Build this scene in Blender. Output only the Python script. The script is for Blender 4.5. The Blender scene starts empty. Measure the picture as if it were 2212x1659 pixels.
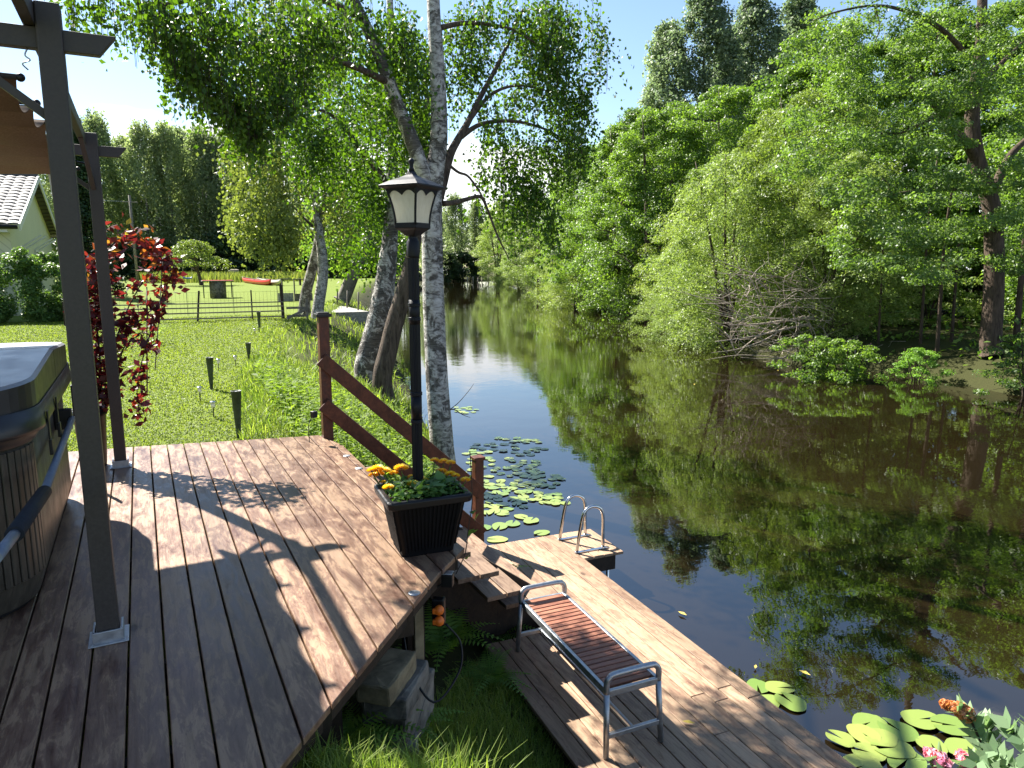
import bpy, math, random
import numpy as np
from mathutils import Vector, Matrix
C = bpy.context.scene.collection
SC = bpy.context.scene
rad = math.radians
rng = np.random.default_rng(7)
random.seed(7)

# ------------------------------------------------------------------ camera
F_PX = 1539.2            # focal length in pixels of a 2212 px wide frame
YAW, PITCH, ROLL = rad(27.3805), rad(9.4824), rad(-0.0949)
CAM = np.array([0.0, 0.0, 1.558])
_cy, _sy = math.cos(YAW), math.sin(YAW)
_f = np.array([_sy*math.cos(PITCH), _cy*math.cos(PITCH), -math.sin(PITCH)])
_r = np.array([_cy, -_sy, 0.0]); _d = np.cross(_f, _r)
_c, _s = math.cos(ROLL), math.sin(ROLL)
RX, DN, FW = _c*_r+_s*_d, -_s*_r+_c*_d, _f
cam = bpy.data.cameras.new('camera'); cam.sensor_width = 36; cam.lens = 36*F_PX/2212
cam.clip_start = 0.05; cam.clip_end = 2000
co = bpy.data.objects.new('camera', cam); C.objects.link(co)
co.matrix_world = Matrix(((RX[0], -DN[0], -FW[0], CAM[0]), (RX[1], -DN[1], -FW[1], CAM[1]), (RX[2], -DN[2], -FW[2], CAM[2]), (0, 0, 0, 1)))
SC.camera = co
SC.cycles.max_bounces = 8; SC.cycles.diffuse_bounces = 3; SC.cycles.glossy_bounces = 4
SC.cycles.transmission_bounces = 4; SC.cycles.transparent_max_bounces = 8
SC.cycles.sample_clamp_indirect = 6; SC.cycles.caustics_reflective = False; SC.cycles.caustics_refractive = False
SC.cycles.use_denoising = True
# ------------------------------------------------------------------ light
SUN_EL, SUN_AZ = rad(43.0), rad(-21.3)
SC.view_settings.view_transform = 'Standard'; SC.view_settings.look = 'None'
SC.view_settings.exposure = 1.92; SC.view_settings.gamma = 1.0
W_ = bpy.data.worlds.new('World'); SC.world = W_; W_.use_nodes = True
nt = W_.node_tree; nt.nodes.clear()
wo = nt.nodes.new('ShaderNodeOutputWorld'); bg = nt.nodes.new('ShaderNodeBackground')
sky = nt.nodes.new('ShaderNodeTexSky'); sky.sky_type = 'NISHITA'; sky.sun_disc = False
sky.sun_elevation = SUN_EL; sky.sun_rotation = SUN_AZ; sky.air_density = 1.0; sky.dust_density = 0.15; sky.ozone_density = 1.6
bg.inputs['Strength'].default_value = 0.057
tc = nt.nodes.new('ShaderNodeTexCoord'); sep = nt.nodes.new('ShaderNodeSeparateXYZ')
mp = nt.nodes.new('ShaderNodeMapping'); mp.inputs['Scale'].default_value = (1.0, 1.0, 2.3); mp.inputs['Location'].default_value = (0.30, 0.1, 0.0)
nz = nt.nodes.new('ShaderNodeTexNoise'); nz.inputs['Scale'].default_value = 3.4; nz.inputs['Detail'].default_value = 9; nz.inputs['Roughness'].default_value = 0.52
L = nt.links.new
L(tc.outputs['Generated'], mp.inputs['Vector']); L(mp.outputs[0], nz.inputs['Vector']); L(tc.outputs['Generated'], sep.inputs[0])
band = nt.nodes.new('ShaderNodeMapRange'); band.inputs['From Min'].default_value = 0.05; band.inputs['From Max'].default_value = 0.32
band.inputs['To Min'].default_value = 0.17; band.inputs['To Max'].default_value = -0.16
L(sep.outputs['Z'], band.inputs['Value'])
ad = nt.nodes.new('ShaderNodeMath'); ad.operation = 'ADD'; L(nz.outputs['Fac'], ad.inputs[0]); L(band.outputs[0], ad.inputs[1])
cl = nt.nodes.new('ShaderNodeMapRange'); cl.interpolation_type = 'SMOOTHSTEP'
cl.inputs['From Min'].default_value = 0.545; cl.inputs['From Max'].default_value = 0.62
L(ad.outputs[0], cl.inputs['Value'])
mx = nt.nodes.new('ShaderNodeMix'); mx.data_type = 'RGBA'
L(cl.outputs[0], mx.inputs[0]); L(sky.outputs[0], mx.inputs[6]); mx.inputs[7].default_value = (7.2, 7.4, 7.6, 1)
L(mx.outputs[2], bg.inputs[0]); L(bg.outputs[0], wo.inputs[0])
sl = bpy.data.lights.new('sun', 'SUN'); sl.energy = 5.0; sl.angle = rad(0.5); sl.color = (1, 0.95, 0.86)
so = bpy.data.objects.new('sun', sl); C.objects.link(so)
SUN = Vector((math.sin(SUN_AZ)*math.cos(SUN_EL), math.cos(SUN_AZ)*math.cos(SUN_EL), math.sin(SUN_EL)))
so.rotation_euler = SUN.to_track_quat('Z', 'Y').to_euler(); so.location = (-10, 20, 30)

# ------------------------------------------------------------------ helpers
def ray(u, v):
    return RX*((u-1106)/F_PX)+DN*((v-829.5)/F_PX)+FW
def G(u, v, z=0.0):
    """where a line of sight meets the level z"""
    d = ray(u, v); return CAM+d*((z-CAM[2])/d[2])
def W(u, v, dep):
    return CAM+ray(u, v)*dep
def WX(u, v, x):
    d = ray(u, v); return CAM+d*(x/d[0])

def tag(o, label=None, cat=None, group=None, kind=None):
    if label: o['label'] = label
    if cat: o['category'] = cat
    if group: o['group'] = group
    if kind: o['kind'] = kind
    return o
def thing(name, label, cat, loc=(0, 0, 0), group=None):
    o = bpy.data.objects.new(name, None); C.objects.link(o); o.location = tuple(float(a) for a in loc)
    o.empty_display_size = 0.1
    return tag(o, label, cat, group)
def dup(root, loc, rz=0, sc=None, label=None, group=None, mats=None):
    r = root.copy(); C.objects.link(r); r.location = tuple(float(a) for a in loc); r.rotation_euler = (0, 0, rz)
    if sc is not None: r.scale = sc if hasattr(sc, '__len__') else (sc,)*3
    if label: r['label'] = label
    if group: r['group'] = group
    def rec(src, dst):
        for ch in src.children:
            c = ch.copy(); C.objects.link(c); c.parent = dst; rec(ch, c)
            if mats and c.name.split('.')[0] in mats:
                c.material_slots[0].link = 'OBJECT'; c.material_slots[0].material = mats[c.name.split('.')[0]]
    rec(root, r)
    return r

def np_mesh(name, V, Q, rnd=None, mat=None, smooth=False):
    me = bpy.data.meshes.new(name)
    V = np.asarray(V, np.float32); Q = np.asarray(Q, np.int32)
    k = Q.shape[1]
    me.vertices.add(len(V)); me.vertices.foreach_set('co', V.ravel())
    me.loops.add(Q.size); me.loops.foreach_set('vertex_index', Q.ravel())
    me.polygons.add(len(Q)); me.polygons.foreach_set('loop_start', np.arange(0, Q.size, k, dtype=np.int32))
    if smooth: me.polygons.foreach_set('use_smooth', np.ones(len(Q), bool))
    me.update(calc_edges=True)
    if rnd is not None:
        a = me.attributes.new('rnd', 'FLOAT', 'POINT'); a.data.foreach_set('value', np.asarray(rnd, np.float32))
    if mat: me.materials.append(mat)
    return me
def link(name, me, parent=None):
    o = bpy.data.objects.new(name, me); C.objects.link(o)
    if parent: o.parent = parent
    return o

class MB:
    def __init__(s): s.v = []; s.f = []; s.r = []; s.cur = 0.5; s.sm = []
    def add(s, vs, fs, smooth=False):
        n = len(s.v); s.v += [tuple(float(c) for c in p) for p in vs]; s.r += [s.cur]*len(vs)
        s.f += [tuple(i+n for i in f) for f in fs]; s.sm += [smooth]*len(fs); return s
    def box(s, c, size, rz=0.0, M=None):
        x, y, z = size[0]/2, size[1]/2, size[2]/2
        P = [Vector(p) for p in ((-x, -y, -z), (x, -y, -z), (x, y, -z), (-x, y, -z), (-x, -y, z), (x, -y, z), (x, y, z), (-x, y, z))]
        R = M if M is not None else Matrix.Rotation(rz, 3, 'Z')
        P = [R @ p+Vector(c) for p in P]
        return s.add(P, [(3, 2, 1, 0), (4, 5, 6, 7), (0, 1, 5, 4), (1, 2, 6, 5), (2, 3, 7, 6), (3, 0, 4, 7)])
    def bar(s, a, b, w, h, up=(0, 0, 1)):
        a, b = Vector(a), Vector(b); d = (b-a); Ln = d.length; y = d.normalized(); x = y.cross(Vector(up))
        if x.length < 1e-4: x = y.cross(Vector((1, 0, 0)))
        x.normalize(); z = x.cross(y); M = Matrix((x, y, z)).transposed()
        return s.box((a+b)/2, (w, Ln, h), M=M)
    def prism(s, poly, z0, z1):
        n = len(poly); a = sum(poly[i][0]*poly[(i+1) % n][1]-poly[(i+1) % n][0]*poly[i][1] for i in range(n))
        if a < 0: poly = poly[::-1]
        vs = [(p[0], p[1], z0) for p in poly]+[(p[0], p[1], z1) for p in poly]
        return s.add(vs, [tuple(range(n-1, -1, -1)), tuple(range(n, 2*n))]+[(i, (i+1) % n, n+(i+1) % n, n+i) for i in range(n)])
    def tube(s, pts, rr, n=8, cap=True, smooth=True):
        pts = [Vector(p) for p in pts]; m = len(pts)
        if not hasattr(rr, '__len__'): rr = [rr]*m
        vs = []; t0 = (pts[1]-pts[0]).normalized(); x = t0.orthogonal().normalized()
        for i, p in enumerate(pts):
            t = (pts[min(i+1, m-1)]-pts[max(i-1, 0)]).normalized()
            x = (x-t*x.dot(t)).normalized(); y = t.cross(x)
            for k in range(n):
                a = 2*math.pi*k/n; vs.append(p+(x*math.cos(a)+y*math.sin(a))*rr[i])
        fs = [(i*n+k, i*n+(k+1) % n, (i+1)*n+(k+1) % n, (i+1)*n+k) for i in range(m-1) for k in range(n)]
        s.add(vs, fs, smooth)
        if cap:
            s.f += [tuple(len(s.v)-m*n+k for k in range(n-1, -1, -1)), tuple(len(s.v)-n+k for k in range(n))]; s.sm += [False]*2
        return s
    def lathe(s, c, prof, n=24, smooth=True, ph=0.0, cap=True):
        vs = [(c[0]+r*math.cos(2*math.pi*k/n+ph), c[1]+r*math.sin(2*math.pi*k/n+ph), c[2]+z) for r, z in prof for k in range(n)]
        m = len(prof); fs = [(i*n+k, i*n+(k+1) % n, (i+1)*n+(k+1) % n, (i+1)*n+k) for i in range(m-1) for k in range(n)]
        s.add(vs, fs, smooth)
        if cap:
            b = len(s.v)-m*n; s.f += [tuple(b+k for k in range(n-1, -1, -1)), tuple(b+(m-1)*n+k for k in range(n))]; s.sm += [False]*2
        return s
    def ball(s, c, r, n=10, m=6, sz=1.0):
        return s.lathe(c, [(r*math.sin(math.pi*(i+.02)/(m+.04)), -r*sz*math.cos(math.pi*(i+.02)/(m+.04))) for i in range(m+1)], n)
    def build(s, name, mat, parent=None, bevel=0.0, seg=2, solid=0.0):
        me = bpy.data.meshes.new(name)
        off = parent.matrix_world.translation if False else (Vector(ploc(parent)) if parent else Vector((0, 0, 0)))
        me.from_pydata([tuple(Vector(v)-off) for v in s.v], [], s.f)
        me.polygons.foreach_set('use_smooth', s.sm); me.update()
        a = me.attributes.new('rnd', 'FLOAT', 'POINT'); a.data.foreach_set('value', s.r)
        me.materials.append(mat); o = link(name, me, parent)
        if bevel:
            b = o.modifiers.new('bevel', 'BEVEL'); b.width = bevel; b.segments = seg; b.limit_method = 'ANGLE'; b.angle_limit = rad(40)
        if solid:
            b = o.modifiers.new('solid', 'SOLIDIFY'); b.thickness = solid
        return o
def ploc(o):
    p = Vector((0, 0, 0))
    while o is not None: p = p+Vector(o.location); o = o.parent
    return p
def smooth_path(pts, n=24):
    P = [np.array(p, float) for p in pts]; P = [2*P[0]-P[1]]+P+[2*P[-1]-P[-2]]; out = []
    segs = len(P)-3
    for i in range(segs):
        a, b, c, d = P[i:i+4]; k = max(2, n//segs)
        for j in range(k):
            t = j/k; out.append(.5*(2*b+(c-a)*t+(2*a-5*b+4*c-d)*t*t+(3*b-a-3*c+d)*t**3))
    out.append(P[-2]); return out

# ------------------------------------------------------------------ materials
class NM:
    def __init__(s, name):
        s.m = bpy.data.materials.new(name); s.m.use_nodes = True; s.t = s.m.node_tree; s.b = s.t.nodes['Principled BSDF']; s.out = s.t.nodes['Material Output']
        s.L = s.t.links.new
    def n(s, typ, **kw):
        nd = s.t.nodes.new(typ)
        for k, v in kw.items():
            if hasattr(nd, k): setattr(nd, k, v)
        return nd
    def coord(s, scale=(1, 1, 1), kind='Object'):
        t = s.n('ShaderNodeTexCoord'); m = s.n('ShaderNodeMapping'); m.inputs['Scale'].default_value = scale
        s.L(t.outputs[kind], m.inputs[0]); return m.outputs[0]
    def noise(s, vec, scale, detail=4, rough=.55, dist=0.0):
        t = s.n('ShaderNodeTexNoise'); t.inputs['Scale'].default_value = scale; t.inputs['Detail'].default_value = detail
        t.inputs['Roughness'].default_value = rough; t.inputs['Distortion'].default_value = dist
        if vec is not None: s.L(vec, t.inputs['Vector'])
        return t.outputs['Fac']
    def ramp(s, fac, stops):
        t = s.n('ShaderNodeValToRGB'); e = t.color_ramp.elements
        while len(e) < len(stops): e.new(.5)
        for i, (p, c) in enumerate(stops): e[i].position = p; e[i].color = (*c, 1) if len(c) == 3 else c
        s.L(fac, t.inputs[0]); return t.outputs[0]
    def mix(s, fac, a, b, mode='MIX'):
        t = s.n('ShaderNodeMix'); t.data_type = 'RGBA'; t.blend_type = mode
        for sock, v in ((t.inputs[0], fac), (t.inputs[6], a), (t.inputs[7], b)):
            if isinstance(v, (int, float)): sock.default_value = v
            elif isinstance(v, tuple): sock.default_value = (*v, 1)
            else: s.L(v, sock)
        return t.outputs[2]
    def math(s, op, a, b=None):
        t = s.n('ShaderNodeMath'); t.operation = op
        for i, v in enumerate((a, b)):
            if v is None: continue
            if isinstance(v, (int, float)): t.inputs[i].default_value = v
            else: s.L(v, t.inputs[i])
        return t.outputs[0]
    def attr(s, nm='rnd'):
        t = s.n('ShaderNodeAttribute'); t.attribute_name = nm; return t.outputs['Fac']
    def orand(s): return s.n('ShaderNodeObjectInfo').outputs['Random']
    def bump(s, h, st=.3, d=.01):
        t = s.n('ShaderNodeBump'); t.inputs['Strength'].default_value = st; t.inputs['Distance'].default_value = d
        s.L(h, t.inputs['Height']); s.L(t.outputs[0], s.b.inputs['Normal'])
    def set(s, col=None, rough=None, spec=None, metal=None):
        for k, v in (('Base Color', col), ('Roughness', rough), ('Specular IOR Level', spec), ('Metallic', metal)):
            if v is None: continue
            if isinstance(v, tuple): s.b.inputs[k].default_value = (*v, 1)
            elif isinstance(v, (int, float)): s.b.inputs[k].default_value = v
            else: s.L(v, s.b.inputs[k])
        return s.m

def wood(name, dark, mid, light, ax='Y', worn=.5, rough=.6, sc=1.0, var=.35, cover=(.5, .5)):
    n = NM(name); st = {'Y': (9, .7, 9), 'X': (.7, 9, 9), 'Z': (9, 9, .7)}[ax]
    rndv = n.attr()
    off = n.n('ShaderNodeCombineXYZ'); n.L(n.math('MULTIPLY', rndv, 37.0), off.inputs[0]); n.L(n.math('MULTIPLY', rndv, 91.0), off.inputs[1])
    def sh(v):
        a = n.n('ShaderNodeVectorMath'); a.operation = 'ADD'; n.L(v, a.inputs[0]); n.L(off.outputs[0], a.inputs[1]); return a.outputs[0]
    grain = n.noise(sh(n.coord(tuple(c*sc for c in st))), 5, 7, .65, .4)
    patch = n.noise(sh(n.coord({'Y': (6*sc, 1.5*sc, 3*sc), 'X': (1.5*sc, 6*sc, 3*sc), 'Z': (4*sc, 4*sc, 1.5*sc)}[ax])), 2.6, 9, .74, .5)
    blot = n.noise(n.coord((1, 1, 1)), 1.1, 4, .6)
    pm = n.math('ADD', n.math('MULTIPLY', patch, .75), n.math('MULTIPLY', blot, .25))
    base = n.ramp(pm, [(worn-.10, dark), (worn-.03, mid), (worn+.0, mid), (worn+.045, light)])
    vo = n.n('ShaderNodeTexVoronoi'); vo.inputs['Scale'].default_value = 1.9; n.L(sh(n.coord(tuple({'Y': (1.6, .75, 1.6), 'X': (.75, 1.6, 1.6), 'Z': (1.6, 1.6, .75)}[ax]))), vo.inputs['Vector'])
    base = n.mix(n.ramp(vo.outputs['Distance'], [(.035, (.85,)*3), (.06, (.25,)*3), (.11, (0,)*3)]), base, tuple(c*.45 for c in dark))
    g = n.ramp(grain, [(.3, (.62, .6, .58)), (.55, (1, 1, 1)), (.75, (1.05, 1.03, 1))])
    col = n.mix(1.0, base, g, 'MULTIPLY')
    v = n.ramp(rndv, [(0, (1-var,)*3), (1, (1+var*.55,)*3)])
    col = n.mix(1.0, col, v, 'MULTIPLY')
    n.bump(n.math('ADD', grain, n.math('MULTIPLY', patch, .6)), .35, .004)
    return n.set(col, n.ramp(patch, [(.35, (rough-.12,)*3), (.65, (rough+.12,)*3)]), .35)
def plain(name, col, rough=.5, metal=0.0, spec=.5, vary=.12, scale=14, bump=.0):
    n = NM(name); z = n.noise(n.coord(), scale, 5, .6)
    c = n.mix(1.0, col, n.ramp(z, [(.3, (1-vary*1.6,)*3), (.7, (1+vary,)*3)]), 'MULTIPLY')
    if bump: n.bump(z, bump, .005)
    return n.set(c, n.ramp(z, [(.3, (max(rough-.07, .02),)*3), (.7, (min(rough+.07, 1),)*3)]), spec, metal)
def leafm(name, a, b, trans=.38, tcol=None, rough=.5, ov=.18, spec=.3):
    n = NM(name); r = n.attr(); col = n.mix(r, a, b)
    o = n.orand(); col = n.mix(1.0, col, n.ramp(o, [(0, (1-ov, 1-ov*.8, 1-ov)), (1, (1+ov, 1+ov*.9, 1+ov*.5))]), 'MULTIPLY')
    n.set(col, rough, spec)
    t = n.n('ShaderNodeBsdfTranslucent'); tc = n.mix(1.0, col, tcol or (2.1, 1.9, .8), 'MULTIPLY'); n.L(tc, t.inputs[0])
    ms = n.n('ShaderNodeMixShader'); ms.inputs[0].default_value = trans
    n.L(n.b.outputs[0], ms.inputs[1]); n.L(t.outputs[0], ms.inputs[2]); n.L(ms.outputs[0], n.out.inputs[0]); return n.m
def rampleaf(name, stops, trans=.4, rough=.4):
    n = NM(name); col = n.ramp(n.attr(), stops); n.set(col, rough, .5)
    t = n.n('ShaderNodeBsdfTranslucent'); tc = n.mix(1.0, col, (2.0, 1.7, 1.1), 'MULTIPLY'); n.L(tc, t.inputs[0])
    ms = n.n('ShaderNodeMixShader'); ms.inputs[0].default_value = trans
    n.L(n.b.outputs[0], ms.inputs[1]); n.L(t.outputs[0], ms.inputs[2]); n.L(ms.outputs[0], n.out.inputs[0]); return n.m
def birchbark(name, dark=.45):
    n = NM(name); a = n.noise(n.coord((1, 1, 2.0)), 7, 8, .68, 1.1); b = n.noise(n.coord((1, 1, .8)), 3.2, 6, .72, 1.4); c = n.noise(n.coord((1, 1, 9)), 6, 5, .7, .6); d = n.noise(n.coord(), 1.3, 3, .5)
    col = n.ramp(a, [(.36, (.05, .045, .04)), (.42, (.17, .155, .14)), (.50, (.38, .355, .32)), (.66, (.60, .575, .53))])
    rough = n.ramp(c, [(.35, (.028, .025, .022)), (.65, (.15, .135, .115))])
    fac = n.math('ADD', n.math('MULTIPLY', b, .8), n.math('MULTIPLY', d, .2))
    col = n.mix(n.ramp(fac, [(dark-.015, (1, 1, 1)), (dark+.04, (0, 0, 0))]), col, rough)
    col = n.mix(n.ramp(c, [(.30, (.8,)*3), (.36, (0,)*3)]), col, (.04, .035, .03))
    n.bump(n.math('ADD', a, n.math('MULTIPLY', b, 1.5)), .7, .03); return n.set(col, .75, .2)
def bark(name, a, b, sc=1.0):
    n = NM(name); z = n.noise(n.coord((6*sc, 6*sc, .9*sc)), 3, 8, .7, .6); k = n.noise(n.coord((sc, sc, sc)), 2.2, 4, .6)
    col = n.mix(k, n.ramp(z, [(.35, a), (.62, b)]), n.ramp(z, [(.3, a), (.7, tuple(c*.75 for c in b))])); n.bump(z, 1.0, .04); return n.set(col, .9, .15)

M = {}
M['deck'] = wood('deck_boards', (.105, .052, .036), (.175, .10, .066), (.285, .178, .108), 'Y', .49, .40, 1.0, .22)
M['dock'] = wood('dock_boards', (.15, .08, .055), (.27, .168, .108), (.37, .25, .16), 'Y', .46, .62, 1.2, .3)
M['tread'] = wood('tread_boards', (.09, .05, .035), (.165, .10, .066), (.25, .165, .11), 'Y', .46, .62, 1.2, .3)
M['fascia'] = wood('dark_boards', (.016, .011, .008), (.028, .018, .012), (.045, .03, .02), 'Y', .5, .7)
M['rail'] = wood('stained_rail', (.055, .018, .010), (.085, .027, .014), (.12, .04, .02), 'Y', .5, .45, .8, .1)
M['benchwood'] = wood('bench_slats', (.16, .06, .04), (.25, .10, .062), (.32, .14, .085), 'X', .5, .5, 1.5, .3)
M['greywood'] = wood('grey_wood', (.10, .085, .07), (.17, .15, .125), (.25, .22, .19), 'X', .5, .8)
M['steel'] = plain('galvanised', (.40, .42, .44), .42, .85, .5, .15, 30)
M['chrome'] = plain('stainless', (.62, .61, .6), .18, 1.0, .5, .08, 20)
M['charcoal'] = plain('charcoal_paint', (.040, .034, .031), .55, 0, .4, .18, 90, .05)
M['black'] = plain('black_plastic', (.005, .005, .0065), .45, 0, .35, .2, 20)
M['potblack'] = plain('pot_plastic', (.004, .004, .005), .6, 0, .12, .2, 20)
M['lampblack'] = plain('lamp_black', (.005, .006, .010), .5, 0, .25, .2, 25, .1)
M['soil'] = plain('soil', (.03, .02, .014), .95, 0, .1, .4, 30, .6)
M['tubskin'] = plain('tub_vinyl', (.016, .017, .02), .36, 0, .5, .2, 9, .12)
M['tubtop'] = plain('tub_cover_vinyl', (.20, .21, .235), .36, 0, .5, .1, 7, .08)
M['tubwall'] = wood('tub_panel', (.042, .036, .028), (.058, .05, .038), (.075, .065, .05), 'Z', .5, .40, 1.0, .12)
M['greytube'] = plain('grey_tube', (.13, .16, .21), .45, .0, .5, .1, 20)
M['foam'] = plain('foam_grip', (.02, .024, .032), .8, 0, .2, .2, 60, .2)
M['concrete'] = plain('concrete', (.30, .29, .27), .9, 0, .2, .3, 12, .5)
M['stone'] = plain('grey_stone', (.19, .175, .15), .9, 0, .2, .45, 9, .9)
M['sandstone'] = plain('yellow_stone', (.26, .21, .13), .9, 0, .2, .35, 9, .8)
M['orange'] = plain('orange_plastic', (.80, .17, .015), .45, 0, .5, .06, 20)
M['redpaint'] = plain('red_paint', (.55, .02, .02), .35, 0, .5, .08, 6)
M['palepaint'] = plain('pale_paint', (.62, .62, .45), .5, 0, .4, .08, 6)
M['white'] = plain('white_paint', (.60, .60, .58), .5, 0, .4, .06, 8)
M['blue'] = plain('blue_plastic', (.03, .12, .55), .4, 0, .5, .06, 8)
M['gcone'] = plain('green_patina', (.06, .075, .06), .55, .2, .4, .3, 20, .1)
M['birch'] = birchbark('birch_bark', .445)
M['birchdark'] = birchbark('birch_bark_rough', .50)
M['darkbark'] = bark('dark_bark', (.035, .026, .02), (.17, .13, .10))
M['oakbark'] = bark('brown_bark', (.03, .022, .016), (.13, .095, .07), .6)
M['deadwood'] = bark('dead_wood', (.22, .18, .14), (.55, .48, .40), 1.5)
M['twig'] = plain('twig', (.05, .038, .028), .85, 0, .2, .2, 20)
def cloth(name, col, trans=.35):
    n = NM(name); z = n.noise(n.coord(), 120, 2, .5); c = n.mix(1.0, col, n.ramp(z, [(.3, (.82,)*3), (.7, (1.12,)*3)]), 'MULTIPLY'); n.set(c, .9, .1)
    t = n.n('ShaderNodeBsdfTranslucent'); n.L(c, t.inputs[0]); ms = n.n('ShaderNodeMixShader'); ms.inputs[0].default_value = trans
    n.L(n.b.outputs[0], ms.inputs[1]); n.L(t.outputs[0], ms.inputs[2]); n.L(ms.outputs[0], n.out.inputs[0]); return n.m
M['canopy'] = cloth('canopy_fabric', (.20, .15, .115), .3)
M['whitecloth'] = cloth('white_cloth', (.62, .64, .78), .35)
n = NM('frosted_glass'); z = n.noise(n.coord((18, 18, 4)), 3, 4, .6, 1.0); n.bump(z, .8, .01)
c = n.mix(z, (.62, .60, .50), (.82, .82, .76)); n.set(c, .28, .5)
t = n.n('ShaderNodeBsdfTranslucent'); n.L(c, t.inputs[0]); ms = n.n('ShaderNodeMixShader'); ms.inputs[0].default_value = .5
n.L(n.b.outputs[0], ms.inputs[1]); n.L(t.outputs[0], ms.inputs[2]); n.L(ms.outputs[0], n.out.inputs[0]); M['lampglass'] = n.m
# foliage
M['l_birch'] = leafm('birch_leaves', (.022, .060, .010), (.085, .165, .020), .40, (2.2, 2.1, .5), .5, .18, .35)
M['l_birchlit'] = leafm('birch_leaves_sunlit', (.13, .175, .045), (.26, .305, .09), .36, (1.5, 1.5, .7), .5, .18, .4)  # sunlit crown: sunlight put into a paler, yellower birch leaf colour
M['l_willow'] = leafm('willow_leaves', (.135, .20, .055), (.27, .335, .11), .42, (1.6, 1.7, .8), .5, .2, .5)
M['l_willowy'] = leafm('willow_leaves_yellow', (.14, .20, .045), (.26, .33, .085), .42, (1.6, 1.65, .7), .5, .2, .5)
M['l_alder'] = leafm('alder_leaves', (.058, .115, .024), (.165, .25, .05), .45, (1.8, 1.9, .7), .5, .2, .5)
M['l_oak'] = leafm('oak_leaves', (.060, .115, .032), (.165, .25, .068), .42, (1.8, 1.9, .6), .5, .1, .5)
M['l_aspen'] = leafm('aspen_leaves', (.10, .145, .085), (.22, .275, .165), .42, (1.5, 1.6, 1.1), .5, .18, .5)
M['l_grey'] = leafm('grey_birch_leaves', (.11, .15, .07), (.23, .27, .15), .48, (1.8, 1.9, 1.2))
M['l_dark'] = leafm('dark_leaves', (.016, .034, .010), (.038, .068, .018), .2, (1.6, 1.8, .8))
M['l_hedge'] = leafm('hedge_leaves', (.06, .12, .03), (.13, .22, .06), .35, (1.8, 1.8, .7))
M['l_conifer'] = leafm('conifer_sprays', (.012, .032, .010), (.03, .06, .016), .12)
M['l_apple'] = leafm('apple_leaves', (.12, .17, .04), (.22, .28, .07), .4, (1.6, 1.6, .8))
M['l_weed'] = leafm('weed_leaves', (.09, .16, .022), (.22, .30, .055), .5, (1.9, 1.9, .7), .6, .1, .2)
M['l_fern'] = leafm('fern_fronds', (.09, .18, .03), (.18, .30, .06), .42, (1.8, 2.0, .8))
M['grass'] = leafm('lawn_blades', (.12, .18, .024), (.21, .26, .04), .45, (1.5, 1.5, .7), .55, .0, .25)
M['longgrass'] = leafm('long_grass', (.12, .20, .03), (.28, .33, .08), .45, (1.5, 1.6, .7), .5, .0, .3)
M['weedy'] = leafm('yellow_weeds', (.10, .15, .028), (.24, .26, .07), .4, (1.4, 1.4, .8))
M['l_marigold'] = leafm('marigold_leaves', (.05, .12, .03), (.11, .22, .06), .35)
M['l_spirea'] = leafm('spirea_leaves', (.13, .21, .11), (.26, .36, .21), .35, (1.4, 1.5, .9))
M['petal'] = rampleaf('yellow_petals', [(0, (.72, .46, .006)), (.5, (.86, .62, .012)), (1, (.92, .74, .03))], .25)
M['pink'] = rampleaf('pink_flowers', [(0, (.45, .10, .20)), (.6, (.72, .30, .42)), (1, (.85, .55, .58))], .3)
M['rust'] = rampleaf('rusty_flowers', [(0, (.32, .12, .04)), (.6, (.60, .27, .10)), (1, (.75, .42, .2))], .3)
M['redleaf'] = rampleaf('red_vine_leaves', [(0, (.025, .005, .008)), (.35, (.065, .007, .012)), (.58, (.135, .013, .017)), (.70, (.19, .035, .015)), (.82, (.24, .13, .022)), (1, (.22, .27, .04))], .38)
n = NM('lily_pad'); r = n.attr(); z = n.noise(n.coord(), 30, 4, .6)
col = n.mix(z, n.mix(n.orand(), (.10, .18, .03), (.22, .27, .05)), n.mix(n.orand(), (.15, .22, .05), (.27, .31, .08)))
n.set(col, .32, .6); M['pad'] = n.m
M['driedleaf'] = plain('fallen_leaf', (.55, .42, .08), .6, 0, .3, .3, 30)

# ------------------------------------------------------------------ terrain
WZ = -1.55
_yw = [-60, -20, 0, 3, 6, 8, 10, 14, 18, 25, 37, 60, 90, 118, 128, 138, 300]
_xw = [-2, 0.8, 2.15, 2.35, 2.65, 3.2, 4.15, 5.0, 6.1, 8.0, 11.0, 19, 30, 43, 52, 75, 90]
_ye = [-60, 1.9, 3.1, 5.9, 6.8, 7.8, 11, 14.5, 20, 24, 35, 60, 90, 130, 300]
_xe = [.94, .94, -.5, -.6, .9, 1.1, 1.5, 2.2, 3.2, 4.8, 8.6, 16.5, 27, 38, 60]
_yr = [-60, -20, -5, 5, 9.4, 11.5, 13.8, 15.7, 20.5, 32.7, 37, 47, 72, 100, 123, 132, 300]
_xr = [34, 26, 22, 19.4, 18.7, 19.2, 19.2, 18.0, 19.6, 26.2, 27.2, 30.3, 40.5, 52, 61, 70, 85]
def bumps(x, y):
    return .5*np.sin(x*1.7+y*.6)+.4*np.sin(y*2.3-x*.8)+.3*np.sin(x*4.1+1.3*y)+.25*np.sin(3.7*y+.4*x*x*.1)
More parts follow.
